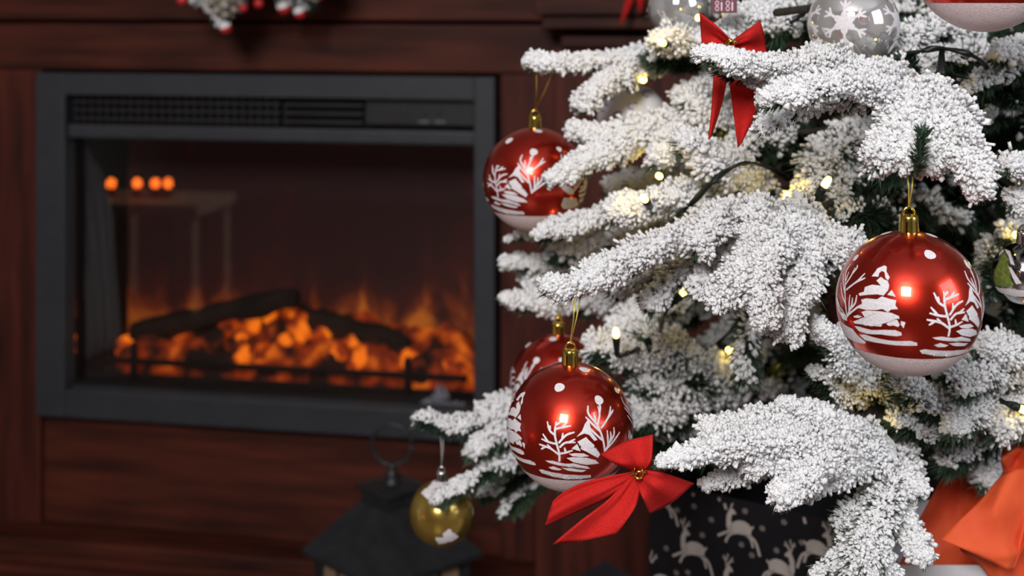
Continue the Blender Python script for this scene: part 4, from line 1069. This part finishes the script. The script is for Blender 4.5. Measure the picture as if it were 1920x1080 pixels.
for (q, s, pw) in BU:
    c = P(*q); e = P(*s); d = (e - c).normalized()
    bo = link('bulb', bulb_me, bulb_mat, ls, wloc=c); bo.rotation_euler = d.to_track_quat('Z', 'Y').to_euler()
    ln = min((e - c).length, .022)
    so = link('socket', tubes_mesh('socket', [([d * .003, d * .006, d * max(.012, ln)], [.0030, .0032, .0018])], n=10), cord_mat, bo)
    so.matrix_parent_inverse = Matrix.Identity(4)
    so.location = (0, 0, 0); so.rotation_euler = (0, 0, 0)
    so.data.transform(bo.rotation_euler.to_matrix().inverted().to_4x4())
    ld = bpy.data.lights.new('led_light', 'POINT'); ld.energy = pw * .5; ld.color = (1.0, .68, .09); ld.shadow_soft_size = .003
    lo = bpy.data.objects.new('led_light', ld); C.objects.link(lo); lo.parent = bo; lo.location = (0, 0, -.008)

# ------------------------------------------------------------------ lanterns
def lantern(D, pxc, rim_y, half, pane_m, label, body=iron, apex=None, a=math.radians(45 - 3)):
    c = P(pxc, rim_y, D); z0 = c.z
    root = thing('lantern', (c.x, c.y, 0), label, 'lantern', rotz=a)
    s = half / math.sqrt(2)                               # half side of the eaves
    def lk(name, me, m, parent=root, z=0, xy=(0, 0)): return link(name, me, m, parent, local=(xy[0], xy[1], z))
    def frustum(name, lv):
        bm = bmesh.new(); rings = []
        for (h, z) in lv: rings.append([bm.verts.new((x * h, y * h, z)) for x, y in ((-1, -1), (1, -1), (1, 1), (-1, 1))])
        for i in range(len(rings) - 1):
            for k in range(4): bm.faces.new((rings[i][k], rings[i][(k + 1) % 4], rings[i + 1][(k + 1) % 4], rings[i + 1][k]))
        bm.faces.new(rings[0][::-1]); bm.faces.new(rings[-1]); return bm_mesh(name, bm)
    return root, z0, s, lk, frustum
root, z0, s, lk, frustum = lantern(1.90, 735, 1033, .122, pane_beige, 'black metal lantern with pyramid roof, ring handle and beige panes')
rh = .066
lk('roof', frustum('roof', [(s, -.006), (s, 0), (s * .36, rh), (s * .36, rh + .001)]), iron, z=z0)
lk('chimney', frustum('chimney', [(s * .34, 0), (s * .34, .014), (s * .41, .018), (s * .41, .023), (s * .1, .027)]), iron, z=z0 + rh)
lk('finial', lathe_mesh('finial', [(.013, 0), (.013, .005), (.008, .008), (.010, .013), (.007, .018), (.0055, .023), (.0065, .027), (.003, .031)], 18), iron, z=z0 + rh + .022)
zc_ = z0 + rh + .022 + .029 + .025
rg = lk('ring', tubes_mesh('ring', [([(.027 * math.cos(t_), 0, .027 * math.sin(t_)) for t_ in np.linspace(0, 2 * math.pi, 33)], .0027)], n=8), iron, z=zc_)
rg.rotation_euler = (0, 0, -math.radians(42) - .1)
sb = s * .86
for x in (-1, 1):
    for y in (-1, 1):
        lk('post', box_mesh('post', -.008, .008, -.008, .008, .02, z0 - .0055, bev=.001), iron, xy=(x * (sb - .008), y * (sb - .008)))
lk('base', frustum('base', [(s * .98, 0), (s * .98, .012), (sb * 1.0, .024)]), iron)
for k in range(4):
    an = k * math.pi / 2
    p_ = lk('pane', box_mesh('pane', -sb + .017, sb - .017, -.0015, .0015, .025, z0 - .0065), pane_beige, xy=(math.cos(an) * (sb - .006), math.sin(an) * (sb - .006)))
    p_.rotation_euler = (0, 0, an + math.pi / 2)
    for f_ in (-.33, .33):
        bb = link('glazing_bar', box_mesh('glazing_bar', -.003, .003, -.003, .003, .025, z0 - .0065), iron, p_, local=(f_ * sb, 0, 0))
    link('top_bar', box_mesh('top_bar', -sb + .017, sb - .017, -.004, .004, z0 - .014, z0 - .0068), iron, p_, local=(0, 0, 0))
# a second, smaller lantern whose pointed roof just shows
root2, z2, s2, lk, frustum = lantern(1.80, 1136, 1085, .040, pane_beige, 'small dark lantern, only its pointed roof showing beside the reindeer bag')
lk('roof', frustum('roof', [(s2, -.004), (s2, 0), (s2 * .35, .014), (s2 * .12, .020), (s2 * .04, .023)]), iron2, z=z2)
for x in (-1, 1):
    for y in (-1, 1): lk('post', box_mesh('post', -.004, .004, -.004, .004, .012, z2 - .0035), iron2, xy=(x * (s2 - .010), y * (s2 - .010)))
lk('base', frustum('base', [(s2 * .96, 0), (s2 * .96, .010), (s2 * .85, .014)]), iron2)
for k in range(4):
    an = k * math.pi / 2
    p_ = lk('pane', box_mesh('pane', -s2 + .014, s2 - .014, -.001, .001, .013, z2 - .0045), pane_beige, xy=(math.cos(an) * (s2 - .010), math.sin(an) * (s2 - .010))); p_.rotation_euler = (0, 0, an + math.pi / 2)

# ------------------------------------------------------------------ gift bag with reindeer
B0 = Vector((.128, 1.327, 0)); BU_ = Vector((.818, -.575, 0)).normalized(); BN = Vector((BU_.y, -BU_.x, 0))   # BN faces the camera
BUang = math.atan2(BU_.y, BU_.x); BH, BWd, BDp = .5525, .26, .12
bag = thing('gift_bag', B0, 'black gift bag printed with beige reindeer and snowflakes', 'gift bag', rotz=BUang)
def lb(name, me, m, loc=(0, 0, 0), parent=bag): return link(name, me, m, parent, local=loc)
lb('front_panel', box_mesh('front_panel', 0, BWd, 0, .0012, 0, BH), bag_black)
lb('back_panel', box_mesh('back_panel', 0, BWd, BDp - .0012, BDp, 0, BH), bag_black)
lb('side_panel', box_mesh('side_panel', 0, .0012, .0013, BDp - .0013, 0, BH), bag_black)
lb('side_panel', box_mesh('side_panel', BWd - .0012, BWd, .0013, BDp - .0013, 0, BH), bag_black)
lb('bottom_panel', box_mesh('bottom_panel', .0013, BWd - .0013, .0013, BDp - .0013, 0, .0012), bag_black)
def onbag(px, py):
    d = Vector(((px - 960) / F, 1, 0)); 
    k = (B0.dot(BN)) / d.dot(BN); q = d * k
    return (q - B0).dot(BU_), HC - py / F * k
ZS = 3.692
def zpt(zx, zy): return onbag(1140 + zx / ZS, 880 + zy / ZS)
def clip_ok(p): return -.0 <= p[0] <= BWd and p[1] < BH - .001
def stroke2(bm, pts, w):
    A = catmull(pts, max(3, 2 * len(pts)))
    L, R_ = [], []
    for i in range(len(A)):
        t_ = A[min(i + 1, len(A) - 1)] - A[max(i - 1, 0)]; n_ = np.array([-t_[1], t_[0]]) / max(1e-9, np.linalg.norm(t_))
        L.append(A[i] + n_ * w / 2); R_.append(A[i] - n_ * w / 2)
    for i in range(len(A) - 1):
        q = [L[i], L[i + 1], R_[i + 1], R_[i]]
        if all(clip_ok(p) for p in q): bm.faces.new([bm.verts.new((p[0], 0, p[1])) for p in q])
U1 = (zpt(921, 400)[0] - zpt(920, 400)[0])                # metres per zoomed pixel
V1 = zpt(920, 400)[1] - zpt(920, 401)[1]
def deer(cx, cy, flip=1, antlers=True, body=True, sc=1.0):
    c = zpt(cx, cy); bm = bmesh.new()
    def L_(pts): return [(c[0] + (x - 920) * flip * U1 * sc, c[1] - (y - 400) * V1 * sc) for x, y in pts]
    def pl(pts):
        q = L_(pts)
        if all(clip_ok(p) for p in q): bm.faces.new([bm.verts.new((p[0], 0, p[1])) for p in q])
    if body:
        pl([(842, 440), (850, 405), (872, 372), (905, 355), (945, 353), (975, 366), (990, 384), (1008, 370), (1010, 384), (994, 404), (988, 456), (950, 448), (900, 450), (868, 462)])
        pl([(820, 410), (822, 340), (838, 300), (850, 285), (868, 284), (888, 310), (884, 320), (862, 322), (852, 360), (864, 400), (846, 444), (830, 436)])
        stroke2(bm, L_([(848, 288), (858, 262), (866, 246)]), 10 * V1)
    for ln, w in (([(850, 440), (810, 462), (760, 494)], 17), ([(870, 448), (836, 478), (814, 528)], 17), ([(956, 440), (990, 468), (1006, 522)], 17), ([(978, 444), (1022, 478), (1052, 570)], 18)):
        stroke2(bm, L_(ln), w * (U1 + V1) / 2)
    if antlers:
        for ln in ([(846, 290), (836, 255), (822, 215)], [(836, 250), (848, 222), (850, 200)], [(852, 288), (868, 250), (884, 220)], [(868, 250), (890, 244)], [(832, 238), (815, 236)]):
            stroke2(bm, L_(ln), 9 * V1)
    lb('printed_reindeer', bm_mesh('printed_reindeer', bm), print_beige, (0, -.0005, 0))
deer(920, 400, 1, False)
deer(600, 545, 1, True)
deer(1190, 672, -1, True)
deer(1450, 540, -1, True)
deer(363, 200, 1, False)
deer(372, 770, 1, True)
deer(690, 80, 1, False, body=True)
deer(1230, 170, 1, False, body=True)
deer(900, 800, 1, True)
bmf = bmesh.new()
for k in range(8):
    a = k * math.pi / 4; r_ = 23 * U1
    for s_ in (1,):
        p1, p2, p3, p4 = [(math.cos(a + da) * rr, math.sin(a + da) * rr * V1 / U1) for da, rr in ((0, r_ * .15), (.22, r_ * .55), (0, r_), (-.22, r_ * .55))]
        bmf.faces.new([bmf.verts.new((x, 0, y)) for x, y in (p1, p2, p3, p4)])
fl_me = bm_mesh('printed_snowflake', bmf)
for zx, zy in ((480, 280), (597, 255), (717, 348), (950, 288), (1070, 408), (1220, 365), (1420, 365), (310, 385), (655, 455), (405, 545), (925, 520), (998, 593), (1168, 560), (1343, 505), (830, 665), (555, 712), (475, 715), (1560, 470), (1610, 600)):
    q = zpt(zx, zy)
    if q[0] > .007 and q[1] < BH - .008: lb('printed_snowflake', fl_me, print_beige, (q[0], -.0005, q[1]))

# ------------------------------------------------------------------ white gift bag with orange-red tissue
D2 = 1.0
w0 = P(1686, 1060, D2); zrim = w0.z
bag2 = thing('gift_bag', (w0.x, D2, 0), 'white glossy gift bag filled with orange-red tissue paper', 'gift bag')
bw = .25
for nm, a in (('front_panel', (0, bw, 0, .0012, 0, zrim)), ('back_panel', (0, bw, .13, .1312, 0, zrim)), ('side_panel', (0, .0012, .0013, .1298, 0, zrim)), ('side_panel', (bw - .0012, bw, .0013, .1298, 0, zrim)), ('bottom_panel', (.0013, bw - .0013, .0013, .1298, 0, .0012))):
    link(nm, box_mesh(nm, *a), bag_white, bag2, local=(0, 0, 0))
to = P(1850, 1075, 1.06)
tp = thing('tissue_sheet', to, 'darker orange-red tissue sheet standing at the back of the white bag', 'tissue paper')
fabric('sheet', patch_mesh('sheet', [[(1650, 1130), (1860, 1130)], [(1700, 1030), (1860, 1040)], [(1728, 965), (1860, 965)], [(1768, 893), (1800, 890), (1860, 880)]], [1.05, 1.06, 1.07, 1.08], .010, 2.0, nu=26, nv=26, seed=21, crumple=.006, origin=to), tissue, tp, to, .0005)
to2 = P(1900, 1075, 1.015)
tp2 = thing('tissue_sheet', to2, 'bright orange-red tissue sheet folded over the front of the white bag', 'tissue paper')
fabric('front_fold', patch_mesh('front_fold', [[(1764, 1011), (1830, 1040), (1885, 1066), (1900, 1068)], [(1800, 975), (1850, 1000), (1905, 1020), (1920, 1020)], [(1838, 938), (1870, 950), (1915, 960), (1935, 960)], [(1880, 888), (1905, 880), (1930, 880), (1960, 880)]], [.955, .958, .964, .978], .005, 2.2, nu=24, nv=26, seed=22, crumple=.003, origin=to2), tissue, tp2, to2, .0005)
fabric('crown', patch_mesh('crown', [[(1882, 892), (1905, 890), (1960, 900)], [(1877, 862), (1915, 850), (1970, 850)], [(1880, 842), (1920, 826), (1975, 815)]], [.992, .988, 1.0], .008, 2.6, nu=18, nv=24, seed=23, crumple=.006, origin=to2), tissue, tp2, to2, .0005)
fabric('side_fold', patch_mesh('side_fold', [[(1895, 1140), (1990, 1140)], [(1842, 1064), (1990, 1060)], [(1800, 1022), (1990, 1010)], [(1880, 960), (1990, 950)], [(1900, 880), (1990, 860)]], [.976, .975, .974, .985, .995], .008, 3.0, nu=26, nv=30, seed=24, crumple=.004, origin=to2), tissue, tp2, to2, .0005)

# ------------------------------------------------------------------ garland on the mantel
go = P(470, -60, 2.12)
gar = thing('mantel_garland', go, 'frosted mantel garland with pine cone and red berries', 'garland')
for i, (path, h0, h1, sn) in enumerate([([(330, -60, 2.13), (385, -10, 2.10), (414, 46, 2.08)], 20, 12, .36), ([(470, -70, 2.12), (520, -20, 2.10), (540, 8, 2.09)], 22, 12, .34), ([(560, -70, 2.12), (585, -15, 2.10), (575, 10, 2.1)], 22, 12, .30),
                                        ([(300, -70, 2.045), (450, -58, 2.02), (600, -62, 1.99)], 36, 30, .4), ([(620, -70, 2.12), (606, -30, 2.1), (590, 0, 2.09)], 18, 10, .3), ([(400, -60, 2.12), (370, -20, 2.1), (372, 5, 2.1)], 20, 10, .3)]):
    W3 = [P(*q) for q in path]
    V, Tt, Mi = twig_arrays([tuple(q) for q in W3], h0 * 2.1 / F, h1 * 2.1 / F, sn, .006, np.random.default_rng(900 + i), nden=.6)
    link('twig', arr_mesh('twig', V - np.array(W3[0]), Tt, Mi), TWIG_MATS, gar, wloc=W3[0])
cn = P(424, -6, 2.07)
lines = []
bm = bmesh.new()
for k in range(46):                                       # cone scales on a spiral
    a = k * 2.4; f_ = k / 45; rr = .026 * math.sin(.35 + 2.4 * f_); z = -.030 + .062 * f_
    c_ = Vector((rr * math.cos(a), rr * math.sin(a), z))
    r_ = bmesh.ops.create_uvsphere(bm, u_segments=6, v_segments=4, radius=.0075)
    bmesh.ops.scale(bm, vec=(1, 1, .45), verts=r_['verts']); bmesh.ops.translate(bm, vec=c_, verts=r_['verts'])
r_ = bmesh.ops.create_uvsphere(bm, u_segments=10, v_segments=8, radius=.022); bmesh.ops.scale(bm, vec=(1, 1, 1.4), verts=r_['verts'])
link('pine_cone', bm_mesh('pine_cone', bm, True), cone_mat, gar, wloc=cn).rotation_euler = (.5, .3, 0)
bme = None
for i, (px, py, r_) in enumerate(((341, 0, 10), (423, 52, 12), (456, 14, 9), (485, 6, 10), (532, 15, 13), (562, 24, 12), (505, -14, 10), (440, -30, 11), (600, -8, 9))):
    R_ = r_ * 2.07 / F; q = P(px, py, 2.065)
    bm = bmesh.new(); bmesh.ops.create_uvsphere(bm, u_segments=16, v_segments=10, radius=R_)
    be = link('berry', bm_mesh('berry', bm, True), berry_mat, gar, wloc=q)
    if i in (1, 4, 5):
        link('snow_cap', sphere_part('snow_cap', R_ * 1.06, 25, 90, 16, 6), snow, be, wloc=q).rotation_euler = (.5, -.3, 0)
    top = q + Vector((random.uniform(-.01, .01), -.025, .042))
    link('stem', tubes_mesh('stem', [([Vector((0, 0, 0)), (top - q) * .5 + Vector((.004, 0, 0)), top - q], .0012)], n=6), bark, be, wloc=q)
